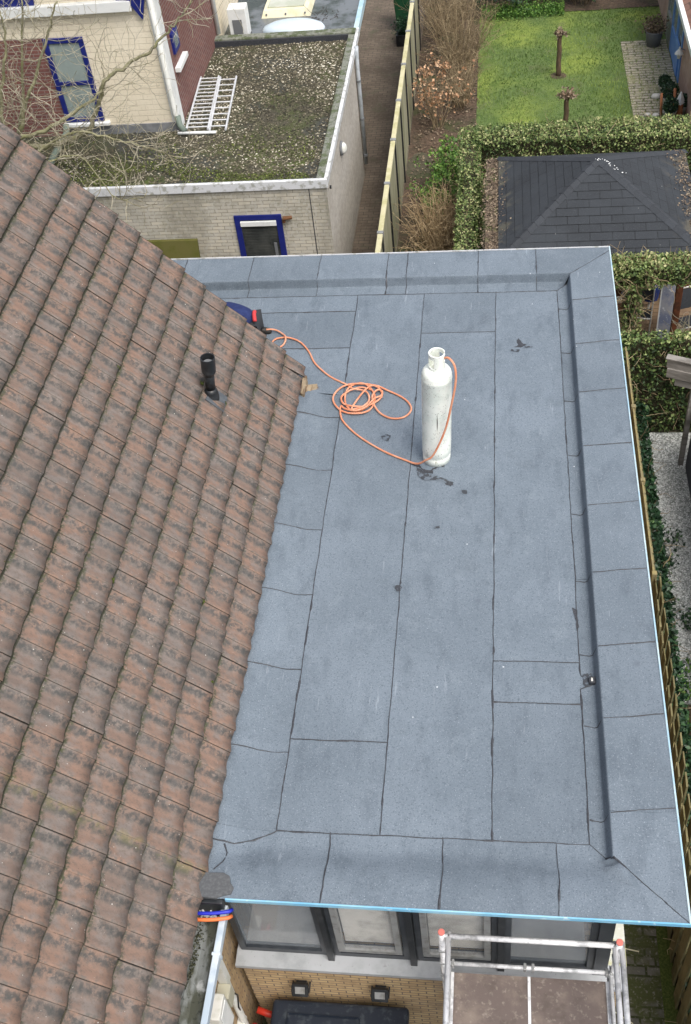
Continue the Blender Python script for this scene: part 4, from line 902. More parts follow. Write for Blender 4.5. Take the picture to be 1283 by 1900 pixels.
# door with glass
q = B(); x0, x1, z1 = -3.56, -2.73, 1.59; t = .10
q.box(x0,x0+t,YG-.03,YG+.05,G,z1); q.box(x1-t,x1,YG-.03,YG+.05,G,z1); q.box(x0+t,x1-t,YG-.03,YG+.05,z1-.09,z1); d_ = q.build('door', blue_paint, ga, bevel=.005)
q = B(); q.box(x0+t,x1-t,YG-.012,YG-.004,G,z1-.09); q.build('pane', mat('dark_slats',(.03,.035,.035),.3,[dict(s=3,c=(.06,.065,.06),lo=.4,hi=.7)],brick=dict(w=2,h=.055,m=.008,c2=(.03,.035,.035),mc=(.012,.014,.014))), d_)
q = B(); q.box(x0+t,x1-t,YG-.05,YG-.012,z1-.20,z1-.11); q.build('sunblind_box', white_paint, d_, bevel=.006)
q = B(); q.box(x1-t-.10,x1-t-.05,YG-.03,YG-.012,G,z1-.55); q.build('handle_bar', grey_pot, d_)
q = B(); q.box(-2.20,-2.185,YG-.004,YG+.02,G,2.06); q.build('expansion_joint', bitumen, ga)
q = B(); q.cbox((-2.62,YG-.05,1.54),(.16,.07,.035),(0,.05,.2)); q.cbox((-2.69,YG-.03,1.48),(.05,.06,.08)); q.build('door_stay', brown_wood, ga, bevel=.006)
wlp = thing('wall_lamp', 'round white bulkhead lamp on the pale garage side wall', 'lamp', (XG,13.97,1.71)); Mx = Matrix.Rotation(R(90),4,'Y')
q = B(); q.lathe((XG,13.97,1.71),[(.125,0),(.13,.02),(.12,.045)],24,Mx); bs = q.build('lamp_base', grey_pot, wlp, smooth=True)
q = B(); q.lathe((XG+.03,13.97,1.71),[(.11,0),(.105,.04),(.07,.075),(.015,.09)],24,Mx); q.build('lamp_globe', white_plastic, wlp, smooth=True)
q = B(); q.tube([(XG+.06,17.0,2.25),(XG+.06,16.95,2.1),(XG+.06,16.9,1.9),(XG+.06,16.88,G+.3)], .04, 12); dpipe = q.build('downpipe', mat('zinc_pipe',(.42,.46,.49),.5,[dict(s=6,c=(.3,.33,.35),lo=.45,hi=.65)]), ga, smooth=True)
q = B()
for z in (1.6,.8,.0): q.lathe((XG+.06,16.88,z),[(.048,-.02),(.048,.02)],12)
q.build('pipe_clip', grey_pot, dpipe)
q = B(); q.lathe((XG+.03,YG+.14,1.98),[(.03,0),(.03,.03)],12,Mx); q.build('overflow_outlet', black_plastic, ga)
q = B(); q.v = [(-5.2,YG-.04,1.19),(-4.27,YG-.04,1.19),(-4.27,YG-.42,G),(-5.2,YG-.42,G),(-5.2,YG-.10,1.19),(-4.27,YG-.10,1.19),(-4.27,YG-.48,G),(-5.2,YG-.48,G)]
q.f = [(0,1,2,3),(7,6,5,4),(0,4,5,1),(1,5,6,2),(2,6,7,3),(3,7,4,0)]; q.v = [(a_, b2, c_) for a_, b2, c_ in q.v]
tag(q.build('board', mossboard, None, bevel=.006), 'olive green mossy board leaning on the pale garage wall', 'board')
# ladder lying in two halves on the gravel roof
def ladder(xl, xr, xl2, xr2, y0, y1, n, label):
    t = thing('ladder', label, 'ladder', ((xl+xr)/2, (y0+y1)/2, 2.12), 'aluminium ladders on the gravel roof')
    for a_, b2 in ((xl, xl2), (xr, xr2)):
        q = B(); q.tube([(a_,y0,2.155),(b2,y1,2.165)], .021, 6); q.build('rail', alu_clean, t)
    for k in range(n):
        f = (k+.6)/n; y = y0+(y1-y0)*f; q = B(); q.tube([(xl+(xl2-xl)*f,y,2.16),(xr+(xr2-xr)*f,y,2.16)], .013, 6); q.build('rung', alu_clean, t)
alu_clean = mat('ladder_aluminium', (.62,.64,.66), .4, [dict(s=9, c=(.5,.52,.53), lo=.45, hi=.65)], metal=.2)
ladder(-4.70,-4.29,-4.83,-4.47,14.05,16.17,14,'left ladder with closely set rungs lying on the gravel roof')
ladder(-4.25,-3.95,-4.43,-4.11,14.0,16.12,9,'right ladder with wider set rungs lying on the gravel roof')
q = B(); q.tube([(-4.83,13.95,2.15),(-4.12,13.93,2.15)], .028, 8); tag(q.build('pole', white_paint, None, smooth=True), 'short white pole lying across the near ends of the ladders', 'pole')

# ------------------------------------------------------------------ low wet roof behind the garage
lr = thing('rear_outbuilding', 'outbuilding with dark wet flat roof behind the garage', 'building', (-3.3,20.5,G))
q = B(); q.box(-9.5,-4.9,17.0,24,G,1.90); q.build('wall', pale_brick, lr)
q = B(); q.box(-9.5,-2.0,17.92,21.5,1.90,1.99); q.build('roof', wet_roof, lr)
q = B(); q.box(-2.03,-1.93,17.95,21.5,1.88,2.05); q.build('roof_trim', film_pale, lr, bevel=.006)
ac = thing('air_conditioner', 'white outdoor air conditioner unit beside the cream wall', 'air conditioner', (-4.42,18.4,1.99))
q = B(); q.box(-4.60,-4.22,18.22,18.55,2.02,2.62); bd = q.build('casing', white_paint, ac, bevel=.015)
q = B(); q.box(-4.52,-4.32,18.213,18.222,2.10,2.40); q.build('grille', grey_pot, bd)
q = B(); q.box(-4.60,-4.56,18.2,18.57,1.99,2.02); q.box(-4.26,-4.22,18.2,18.57,1.99,2.02); q.build('feet', black_plastic, ac)
skl = thing('skylight', 'cream framed rectangular skylight on the wet flat roof', 'skylight', (-3.58,19.8,1.99))
q = B(); q.v = [(-4.12,19.22,1.99),(-3.04,19.22,1.99),(-3.04,20.3,1.99),(-4.12,20.3,1.99),(-4.06,19.30,2.14),(-3.10,19.30,2.14),(-3.10,20.22,2.14),(-4.06,20.22,2.14)]
q.f = [(3,2,1,0),(4,5,6,7),(0,1,5,4),(1,2,6,5),(2,3,7,6),(3,0,4,7)]; q.build('frame', cream_paint, skl, bevel=.012)
q = B(); q.box(-3.98,-3.18,19.38,20.14,2.14,2.17); q.build('dome', mat('skylight_dome',(.5,.52,.46),.25,[dict(s=2,c=(.42,.45,.36),lo=.4,hi=.6)]), skl, bevel=.014)
q = B()
for x in (-4.0,-3.58,-3.16): q.lathe((x,19.26,2.06),[(.02,0),(.02,.03)],8,Matrix.Rotation(R(90),4,'X'))
q.build('screws', grey_pot, skl)
dm = thing('roof_dome', 'pale blue oval dome on the wet roof just behind the garage edge', 'roof dome', (-3.3,18.55,1.99))
q = B(); Ms = Matrix.Diagonal((.66,.32,1,1)); q.lathe((-3.3,18.45,1.99),[(1,0),(1,.08),(.93,.14),(.7,.2),(.4,.23),(.05,.24)],36,Ms); q.build('shell', tarp, dm, smooth=True)
q = B(); q.lathe((-3.3,18.45,1.985),[(1.04,0),(1.04,.05)],36,Ms); q.build('kerb', grey_pot, dm)
ln = [(wiggle((rnd.uniform(-3.0,-2.4),rnd.uniform(18.9,19.4),2.0),(rnd.gauss(0,1),rnd.gauss(0,1),0),rnd.uniform(.15,.4),5,.3),.006,.003) for _ in range(22)]
tag(twigs('fallen_twigs', ln, None, mat('dark_twig',(.04,.03,.02),.9)), 'dark fallen twigs on the wet flat roof', 'twigs', kind='stuff')

# ------------------------------------------------------------------ neighbouring house, top left
YH, XH = 14.18, -4.83
nh = thing('brick_house', 'cream and red brick house with dark blue windows at the top left', 'building', (-7.5,16.5,G))
q = B(); q.box(-6.93,XH,YH,YH+.25,1.95,3.90); q.box(-11,XH,YH,YH+.25,3.90,5.2); q.build('cream_wall', cream_brick, nh)
q = B(); q.box(-11,-6.93,YH,YH+.25,G,3.90); q.box(XH-.25,XH,YH+.25,18.02,1.9,5.2); q.build('red_wall', red_brick, nh)
q = B(); q.box(XH-.25,XH+.02,18.02,20.3,1.9,5.2); q.build('side_wall', cream_brick, nh)
q = B(); q.box(-11,XH+.3,YH-.3,24,5.2,5.3); q.build('roof', bitumen, nh)
q = B(); q.box(-11,XH,YH+4,YH+4.2,1.9,5.2); q.build('rear_wall', red_brick, nh)
def blue_window(x0, x1, z0, z1, mid):
    t = .085; q = B(); y0, y1 = YH-.035, YH+.03
    for a_ in ((x0,x1,z0,z0+t),(x0,x1,z1-t,z1),(x0,x0+t,z0+t,z1-t),(x1-t,x1,z0+t,z1-t),(x0+t,x1-t,mid-.035,mid+.035)): q.box(a_[0],a_[1],y0,y1,a_[2],a_[3])
    f = q.build('window_frame', blue_paint, nh, bevel=.006)
    for a_, b2 in ((z0+t,mid-.035),(mid+.035,z1-t)):
        q = B(); q.box(x0+t,x1-t,YH-.012,YH-.006,a_,b2); q.build('pane', glass_light, f)
        q = B(); q.box(x0+t,x1-t,YH-.004,YH-.001,a_,b2); q.build('curtain', curtain, f)
glass_light = mat('pale_glass', (.33,.40,.39), .08, [dict(s=3, c=(.4,.48,.46), lo=.4, hi=.6)], spec=.8, trans=.5)
blue_window(-6.95,-6.22,2.36,3.89,3.08)
q = B(); q.box(-7.0,-6.12,YH-.10,YH+.0,2.29,2.345); q.build('window_sill', white_paint, nh, bevel=.006)
q = B(); q.v = []; q.box(-6.93,XH+.012,YH-.03,YH-.001,2.08,2.26); q.build('lead_flashing', lead, nh, bevel=.004)
q = B(); q.box(-11,-5.2,YH-.12,YH-.0,4.30,4.47); q.build('upper_sill', white_paint, nh, bevel=.01)
q = B(); q.box(-11,-6.9,YH-.04,YH-.001,4.47,5.0); q.box(-5.45,-4.95,YH-.05,YH-.001,4.47,5.0); q.build('upper_frame', blue_paint, nh)
q = B(); q.prism([(0,0),(1,0),(1,1)],0,1); q = B()
q.v = [(-5.30,YH-.02,4.56),(-4.92,YH-.02,4.56),(-5.05,YH-.02,4.14),(-5.30,YH-.10,4.56),(-4.92,YH-.10,4.56),(-5.05,YH-.08,4.14)]; q.f = [(0,1,2),(5,4,3),(0,3,4,1),(1,4,5,2),(2,5,3,0)]; q.build('blue_bracket', blue_paint, nh)
q = B(); q.tube([(XH-.03,YH-.06,5.2),(XH-.03,YH-.06,2.45),(XH+.02,YH-.10,2.32)], .05, 12); pz = q.build('downpipe', mat('grey_white_pipe',(.6,.61,.58),.5,[dict(s=5,c=(.48,.5,.47),lo=.4,hi=.7)]), nh, smooth=True)
q = B(); q.tube([(XH+.02,YH-.10,2.42),(XH+.04,YH-.14,2.25),(XH+.13,YH-.2,2.17)], .055, 12); q.build('pipe_elbow', mat('green_grey_pipe',(.14,.18,.15),.6), pz, smooth=True)
q = B(); q.box(XH-.12,XH+.02,YH-.008,YH+.28,2.1,5.2); q.build('corner_strip', white_paint, nh, bevel=.006)
q = B(); q.tube([(XH+.05,17.95,5.2),(XH+.05,17.95,2.25)], .045, 10); q.build('downpipe', white_paint, nh, smooth=True)
q = B(); q.box(XH-.01,XH+.045,14.70,15.10,3.26,3.62); fq = q.build('side_window', blue_paint, nh, bevel=.006)
q = B(); q.box(XH+.0,XH+.10,14.60,15.30,2.98,3.06); q.build('side_sill', white_paint, nh, bevel=.006)
q = B(); q.box(XH+.045,XH+.05,14.78,15.02,3.34,3.54); q.build('pane', glass_light, fq)
# old pipe at the left of the garage roof
q = B(); q.tube([(-6.95,YH-.08,2.35),(-6.95,YH-.18,2.22),(-7.0,YH-.9,2.16),(-7.0,YH-1.2,2.14)], .06, 12); tag(q.build('drainpipe', mat('green_grey_pipe',(.14,.18,.15),.6), None, smooth=True), 'grey green drainpipe lying on the gravel roof below the blue window', 'pipe')

# ------------------------------------------------------------------ long fence by the alley
XFc = -1.03
fc = thing('alley_fence', 'long cream capped fence between the alley and the garden bed', 'fence', (XFc,15,G))
posts = [21.35+1.6, 21.40, 19.82, 18.19, 16.58, 14.99, 13.4, 11.8, 10.2, 8.75]
for y in posts:
    q = B(); q.box(XFc-.035,XFc+.045,y-.04,y+.04,G,1.27); q.build('post', black_plastic, fc)
    q = B(); q.box(XFc-.055,XFc+.055,y-.035,y+.035,1.24,1.318); q.build('cap_clip', grey_alu, fc, bevel=.006)
for ya_, yb_ in zip(posts, posts[1:]):
    q = B(); a_, b2 = yb_+.042, ya_-.042; nb = 3; wd = (a_-b2)/nb if False else (b2-a_)/nb
    for k in range(nb): q.box(XFc-.018+.004*(k%2),XFc+.018+.004*(k%2),a_+k*wd+.004,a_+(k+1)*wd-.004,G+.05,1.235)
    q.build('panel', fence_side, fc, bevel=.003)
    q = B(); q.box(XFc-.045,XFc+.045,yb_+.036,ya_-.036,1.236,1.30); q.build('cap_rail', fence_cream, fc, bevel=.012)

wb = thing('wheelie_bin', 'dark green wheelie bin at the far end of the alley', 'bin', (-1.45,24.3,G))
q = B(); q.v = [(-1.66,24.1,G+.05),(-1.22,24.1,G+.05),(-1.22,24.6,G+.05),(-1.66,24.6,G+.05),(-1.72,24.0,.55),(-1.16,24.0,.55),(-1.16,24.72,.55),(-1.72,24.72,.55)]
q.f = [(3,2,1,0),(4,5,6,7),(0,1,5,4),(1,2,6,5),(2,3,7,6),(3,0,4,7)]; q.build('body', green_plastic, wb, bevel=.03)
q = B(); q.box(-1.75,-1.13,23.95,24.75,.55,.62); q.build('lid', green_plastic, wb, bevel=.025)
for x in (-1.68,-1.2): q = B(); q.lathe((x,24.62,G+.1),[(.1,-.03),(.1,.03)],16,Mx); q.build('wheel', black_plastic, wb)
cr = thing('crate', 'low black crate beside the fence in front of the green bin', 'crate', (-1.3,23.4,G))
q = B(); q.box(-1.62,-1.08,23.2,23.24,G+.01,-.22); q.box(-1.62,-1.08,23.56,23.6,G+.01,-.22); q.box(-1.62,-1.58,23.24,23.56,G+.01,-.22); q.box(-1.12,-1.08,23.24,23.56,G+.01,-.22); q.box(-1.58,-1.12,23.24,23.56,G+.01,G+.04); q.build('box', black_plastic, cr)
C = np.stack([nrs.normal(-1.42,.12,900), nrs.normal(23.55,.12,900), nrs.uniform(G+.05,.05,900)],1); leaf_mesh('foliage', C, .05, cr, dark_leaf, nrs.uniform(0,.8,900))

# ------------------------------------------------------------------ hedges
def hedge(name, label, boxes, n, leaf=.045, m_=ivy_leaf, bias=0., loc=None, core=True, group=None, tb=(1.6,1.6), topbright=0.):
    x0 = min(b[0] for b in boxes); x1 = max(b[1] for b in boxes); y0 = min(b[2] for b in boxes); y1 = max(b[3] for b in boxes); z0 = min(b[4] for b in boxes)
    t = thing(name, label, 'hedge', ((x0+x1)/2,(y0+y1)/2,z0), group)
    area = [2*((b[1]-b[0])*(b[3]-b[2]) + (b[1]-b[0])*(b[5]-b[4]) + (b[3]-b[2])*(b[5]-b[4])) for b in boxes]; tot = sum(area); Cs = []; Ns = []; Ts = []
    for b, ar in zip(boxes, area):
        k = int(n*ar/tot); lo = np.array([b[0],b[2],b[4]]); hi = np.array([b[1],b[3],b[5]]); sz = hi-lo
        w3 = np.array([sz[1]*sz[2], sz[0]*sz[2], sz[0]*sz[1]]); ax_ = nrs.choice(3, k, p=w3/w3.sum())
        p = nrs.uniform(0,1,(k,3)); side = nrs.randint(0,2,k); side[ax_ == 2] = np.where(nrs.uniform(0,1,(ax_==2).sum()) < .85, 1, 0)
        p[np.arange(k), ax_] = side; C = lo + p*sz; nrm = np.zeros((k,3)); nrm[np.arange(k), ax_] = side*2-1
        cl = np.array([mnoise.noise(Vector(c)*2.6) for c in C]); fine = np.array([mnoise.noise(Vector(c)*7) for c in C])
        off = .06*cl + .05*fine + nrs.normal(0,.022,k) - np.abs(nrs.normal(0,.03,k))
        C = C + nrm*off[:,None]
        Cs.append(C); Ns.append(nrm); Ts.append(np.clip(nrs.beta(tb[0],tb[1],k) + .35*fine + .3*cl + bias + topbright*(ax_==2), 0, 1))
    C = np.concatenate(Cs); leaf_mesh('foliage', C, leaf, t, m_, np.concatenate(Ts), np.concatenate(Ns), .9)
    if core:
        ln = []
        for b, ar in zip(boxes, area):
            for _ in range(int(330*ar/tot)+20):
                p = Vector((rnd.uniform(b[0]+.03,b[1]-.03), rnd.uniform(b[2]+.03,b[3]-.03), rnd.uniform(b[4],b[5]-.05)))
                ln.append((wiggle(p, (rnd.gauss(0,1),rnd.gauss(0,1),rnd.gauss(.5,.8)), rnd.uniform(.2,.5), 5, .3), .007, .003))
        twigs('stem', ln, t, brown_twig)
        q = B()
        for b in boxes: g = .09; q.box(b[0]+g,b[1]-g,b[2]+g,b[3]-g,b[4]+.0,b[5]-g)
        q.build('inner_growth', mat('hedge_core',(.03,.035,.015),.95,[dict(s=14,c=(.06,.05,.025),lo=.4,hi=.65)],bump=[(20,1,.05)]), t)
    return t
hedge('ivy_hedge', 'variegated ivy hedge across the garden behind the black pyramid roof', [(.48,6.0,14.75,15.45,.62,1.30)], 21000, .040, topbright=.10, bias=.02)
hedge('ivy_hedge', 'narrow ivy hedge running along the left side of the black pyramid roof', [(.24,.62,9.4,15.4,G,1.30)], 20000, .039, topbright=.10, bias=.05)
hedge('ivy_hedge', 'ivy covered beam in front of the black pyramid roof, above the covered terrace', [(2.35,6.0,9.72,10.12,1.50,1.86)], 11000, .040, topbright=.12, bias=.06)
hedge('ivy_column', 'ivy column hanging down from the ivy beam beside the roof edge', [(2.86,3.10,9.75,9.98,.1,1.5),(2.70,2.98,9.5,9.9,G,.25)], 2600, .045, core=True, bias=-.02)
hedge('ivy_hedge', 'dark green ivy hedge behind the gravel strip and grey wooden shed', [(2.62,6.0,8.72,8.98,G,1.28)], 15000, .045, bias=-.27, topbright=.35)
hedge('laurel_hedge', 'dark green clipped shrub strip along the inside of the picket fence', [(2.90,3.17,-1.5,8.7,G,.12)], 14000, .06, dark_leaf, tb=(1.4,2.2))
# posts carrying the far ivy hedge and view beneath it
for x, lb in ((1.9,'left'),(3.4,'right')):
    q = B(); q.box(x-.05,x+.05,15.0,15.1,G,.7); tag(q.build('post', brown_wood, None), f'{lb} brown wooden post carrying the rear ivy hedge', 'post')

# ------------------------------------------------------------------ gazebo
gz = thing('gazebo', 'open garden pavilion with black shingle pyramid roof, centre right', 'gazebo', (2.52,11.99,G))
AP = Vector((2.52,12.0,2.4)); ev = [Vector((.95,10.42,1.6)), Vector((4.12,10.42,1.6)), Vector((4.12,13.6,1.6)), Vector((.95,13.6,1.6))]
q = B()
for k in range(4):
    a_, b2 = ev[k], ev[(k+1) % 4]; e = (b2-a_).normalized(); mid = (a_+b2)/2; L = (b2-a_).length; H = (AP-mid).length
    # courses as real steps
    nC = int(H/.145)
    for c in range(nC):
        f0, f1 = c/nC, (c+1)/nC; l0 = a_.lerp(AP,f0); r0 = b2.lerp(AP,f0); l1 = a_.lerp(AP,f1); r1 = b2.lerp(AP,f1)
        upn = (b2-a_).cross(AP-a_).normalized(); l0_ = l0+upn*.005; r0_ = r0+upn*.005
        uvs = [(-L/2*(1-f0),c*.145+.002),(L/2*(1-f0),c*.145+.002),(L/2*(1-f1),(c+1)*.145),(-L/2*(1-f1),(c+1)*.145)]
        q.face([l0_, r0_, r1, l1], uvs); q.face([l0, r0, r0_, l0_], [(0,.01)]*4)
q.build('roof', shingle, gz)
q = B(); q.box(.74,.99,10.4,13.62,1.50,1.56); es_ = q.build('edge_board', mat('debris_board',(.12,.09,.065),.95,[dict(s=9,c=(.2,.16,.11),lo=.45,hi=.65),dict(s=4,c=(.10,.12,.04),lo=.5,hi=.65)],bump=[(40,.6,.01)]), gz)
N_ = 1500; C = np.stack([.86+nrs.normal(0,.09,N_), nrs.uniform(10.4,13.6,N_), 1.57+nrs.uniform(0,.02,N_)],1); C[:,2] += np.clip(C[:,0]-.95,0,1)*.51+.015
o = leaf_mesh('leaf_debris', C, .035, es_, dead_leaf, nrs.beta(1.2,1.6,N_), np.tile(np.array([[0,0,1.]]),(N_,1)), .5); o['kind'] = 'stuff'
N_ = 600; yy_ = nrs.uniform(10.5,13.5,N_); xx_ = 4.1-np.abs(nrs.normal(0,.13,N_)); zz_ = 1.6+(4.12-xx_)*.5+.02; kq = zz_ < 1.6+.51*np.minimum(yy_-10.4,13.62-yy_)+.03
o = leaf_mesh('leaf_debris', np.stack([xx_,yy_,zz_],1)[kq], .035, es_, dead_leaf, nrs.beta(1.2,1.6,kq.sum()), np.tile(np.array([[0,0,1.]]),(kq.sum(),1)), .5); o['kind'] = 'stuff'
for k in range(4):
    a_ = ev[k]; n = 14
    for j in range(n):
        f0 = j/n; f1 = (j+1.25)/n; p0 = a_.lerp(AP,f0); p1 = a_.lerp(AP,min(1,f1)); out = Vector((a_.x-AP.x,a_.y-AP.y,0)).normalized(); sd_ = Vector((-out.y,out.x,0))
        q = B(); wv_ = .085; d0 = Vector((0,0,.024)); d1 = Vector((0,0,.017)); dn = Vector((0,0,-.042))
        q.face([p0-sd_*wv_+dn+d0, p0+d0, p1+d1, p1-sd_*wv_+dn+d1][::-1]); q.face([p0+d0, p0+sd_*wv_+dn+d0, p1+sd_*wv_+dn+d1, p1+d1][::-1])
        q.face([p0-sd_*wv_+dn, p0, p0+d0, p0-sd_*wv_+dn+d0]); q.face([p0, p0+sd_*wv_+dn, p0+sd_*wv_+dn+d0, p0+d0])
        q.build('ridge_cap', ridge_m, gz)
q = B(); q.box(.97,4.10,10.44,10.5,1.48,1.60); q.box(.97,4.10,13.52,13.58,1.48,1.60); q.box(.97,1.03,10.5,13.52,1.48,1.60); q.box(4.04,4.10,10.5,13.52,1.48,1.60); q.build('fascia', brown_wood, gz)
for x, y in ((1.15,10.6),(3.80,10.6),(1.15,13.4),(3.95,13.4)):
    q = B(); q.box(x-.05,x+.05,y-.05,y+.05,G,1.5); q.build('post', rust_wood, gz, bevel=.005)
q = B(); q.box(1.0,4.1,13.35,13.4,G,1.5); q.build('back_panel', mat('pale_fence_panel',(.20,.19,.17),.9,[dict(s=3,c=(.15,.14,.12),lo=.4,hi=.7)]), gz)
q = B(); q.tube([(3.80,10.6,1.0),(3.62,10.6,1.45)], .03, 6); q.build('brace', rust_wood, gz)
# white droppings on the apex
q = B()
for k in range(22):
    x = 2.52+rnd.gauss(.12,.13); y = 12.0-abs(rnd.gauss(0,.06))-abs(x-2.52)*.25; 
    z = 2.4-.8*max(abs(x-2.52)/1.57, abs(y-12)/1.58)+.035; s_ = rnd.uniform(.004,.013); q.face([(x-s_,y,z),(x,y-s_*1.5,z-.004),(x+s_,y,z),(x,y+s_,z+.002)])
q.build('bird_droppings', white_paint, gz)
# things on the covered terrace
DZ = G+.05
tb_ = thing('garden_table', 'small dark garden table with clutter under the ivy beam', 'table', (2.99,11.3,DZ))
q = B(); q.box(2.72,3.16,11.0,11.6,.18,.22); q.build('table_top', brown_wood, tb_, bevel=.006)
for x, y in ((2.76,11.05),(3.12,11.05),(2.76,11.55),(3.12,11.55)): q = B(); q.box(x-.02,x+.02,y-.02,y+.02,DZ,.18); q.build('leg', black_plastic, tb_)
for k, (x, y, r, m_, lb) in enumerate(((2.95,11.15,.05,white_plastic,'white cup standing on the cluttered garden table'),(3.06,11.3,.07,grey_pot,'grey bowl standing on the cluttered garden table'))):
    q = B(); q.lathe((x,y,.22),[(r*.6,0),(r,.08),(r*.95,.10),(r*.85,.10),(r*.5,.02)],14); tag(q.build('cup' if k == 0 else 'bowl', m_, None, smooth=True), lb, 'cup' if k == 0 else 'bowl')
q = B(); q.box(2.95,3.12,10.93,11.1,DZ,DZ+.28); tag(q.build('cardboard_box', mat('cardboard',(.35,.24,.15),.9), None, bevel=.004), 'brown cardboard box on the deck in front of the garden table', 'box')
pz = thing('parasol', 'folded dark blue parasol standing under the pavilion roof', 'parasol', (3.55,11.8,DZ))
q = B(); q.tube([(3.55,11.8,DZ),(3.55,11.8,1.35)], .02, 8); q.build('pole', white_plastic, pz)
q = B(); prf = [(.15,-.15),(.17,.1),(.13,.5),(.07,.95),(.03,1.25)]
q.lathe((3.55,11.8,0),[(r*(1),z) for r, z in prf],9); q.build('canopy', blue_cloth, pz)
def chair(x, y, rz, lab):
    t = thing('folding_chair', lab, 'chair', (x,y,DZ), 'chairs under the pavilion'); Mr = Matrix.Translation((x,y,DZ)) @ Matrix.Rotation(rz,4,'Z')
    P2 = lambda *p: tuple(Mr @ Vector(p))
    for sx in (-.22,.22):
        q = B(); q.tube([P2(sx,.22,0),P2(sx,-.05,.40),P2(sx,-.16,.62),P2(sx,-.24,.90)], .013, 8); q.build('side_frame', white_plastic, t, smooth=True)
        q = B(); q.tube([P2(sx,-.24,0),P2(sx,.2,.42)], .013, 8); q.build('leg', white_plastic, t, smooth=True)
    q = B(); q.tube([P2(-.22,-.24,.90),P2(.22,-.24,.90)], .013, 8); q.build('cross_bar', white_plastic, t, smooth=True); q = B(); q.tube([P2(-.22,.2,.42),P2(.22,.2,.42)], .013, 8); q.build('cross_bar', white_plastic, t, smooth=True)
    q = B(); q.face([P2(-.21,.2,.43),P2(.21,.2,.43),P2(.21,-.12,.40),P2(-.21,-.12,.40)]); q.build('seat', dark_cloth, t)
    q = B(); q.face([P2(-.21,-.14,.55),P2(.21,-.14,.55),P2(.21,-.235,.88),P2(-.21,-.235,.88)]); q.build('backrest', dark_cloth, t)
chair(3.30,11.25,R(170),'white framed folding chair with black seat beside the ivy column')
chair(4.12,11.0,R(200),'white framed folding chair at the right edge, by the wooden cabinet')
pn = thing('plastic_panel', 'tall translucent panel with blue patches leaning by the rusty post', 'panel', (3.78,11.2,DZ)); q = B(); q.cbox((3.74,11.0,.32),(.26,.02,1.55),(R(-18),0,R(-8))); q.build('sheet', panel_m, pn); q = B(); q.cbox((3.60,11.0,.32),(.02,.03,1.58),(R(-18),0,R(-8))); q.build('edge_strip', white_paint, pn)
cb = thing('wooden_cabinet', 'reddish slatted wooden cabinet with pale shelf under the pavilion', 'cabinet', (4.25,12.2,DZ))
q = B(); q.box(3.98,4.6,12.0,12.5,DZ,1.2); q.build('carcass', mat('red_boards',(.25,.09,.04),.8,brick=dict(w=.1,h=3,m=.006,c2=(.2,.07,.03),mc=(.05,.02,.01),off=0)), cb)
q = B(); q.box(3.96,4.62,11.8,12.0,.55,.59); q.build('shelf', timber, cb); q = B(); q.box(3.96,4.62,11.97,12.0,.98,1.02); q.build('trim', white_paint, cb)
# old climber stems by the pavilion corner
cm = thing('climber', 'bare whitish climbing plant stems winding up at the far right edge', 'climbing plant', (3.92,10.0,G))
ln = [(wiggle((3.86+rnd.gauss(0,.05),9.9+rnd.gauss(0,.05),G),(rnd.gauss(0,.12),0,1),rnd.uniform(1.0,1.5),16,.16,.06),.016,.008) for _ in range(6)]
ln += [(wiggle((3.86+rnd.gauss(0,.08),9.9,rnd.uniform(-.4,.8)),(rnd.gauss(0,1),rnd.gauss(0,1),.3),.4,7,.35),.006,.003) for _ in range(60)]; twigs('stem', ln, cm, twig_m)
q = thing('dry_bush', 'dry brown twiggy growth on the deck behind the dark ivy hedge', 'bush', (3.4,9.6,G)); ln = [(wiggle((rnd.uniform(3.0,3.9),rnd.uniform(9.3,9.9),DZ),(rnd.gauss(0,.3),rnd.gauss(0,.3),1),rnd.uniform(.3,.75),6,.25),.005,.002) for _ in range(220)]; twigs('stem', ln, q, brown_twig)

# ------------------------------------------------------------------ picket fence on the right
pf = thing('picket_fence', 'mossy wooden board fence beside the right roof edge', 'fence', (2.82,3.5,G))
y = 8.60; k = 0
q = B(); q.box(2.775,2.797,4.35,8.65,1.20,1.26); q.build('top_rail', fence_top, pf, bevel=.006)
while y > 4.36:
    q = B(); q.box(2.80,2.816,y-.13,y-.012,G,1.22+rnd.uniform(-.01,.01)); q.build('board', fence_wood, pf); y -= .145
for y in (7.32,5.9,4.34): q = B(); q.box(2.76,2.82,y-.03,y+.03,G,1.29); q.build('post', fence_top, pf, bevel=.006)
y = 4.28; k = 0
while y > -2.6:
    off = .0 if k % 2 else .062
    q = B(); tp = 1.30+rnd.uniform(-.02,.02); yy = rnd.uniform(-.006,.006)
    q.v = [(2.775+off,y-.155,G),(2.793+off,y-.155,G),(2.793+off,y+yy,G),(2.775+off,y+yy,G),(2.775+off+rnd.uniform(-.008,.008),y-.155,tp),(2.793+off,y-.155,tp),(2.793+off,y+yy,tp+.01),(2.775+off,y+yy,tp+.01)]
    q.f = [(3,2,1,0),(4,5,6,7),(0,1,5,4),(1,2,6,5),(2,3,7,6),(3,0,4,7)]; q.build('board', fence_wood, pf, bevel=.004)
    y -= .118; k += 1
q = B(); q.box(2.797,2.835,-2.6,4.3,.9,.97); q.box(2.797,2.835,-2.6,4.3,-.2,-.13); q.build('rail', fence_top, pf)

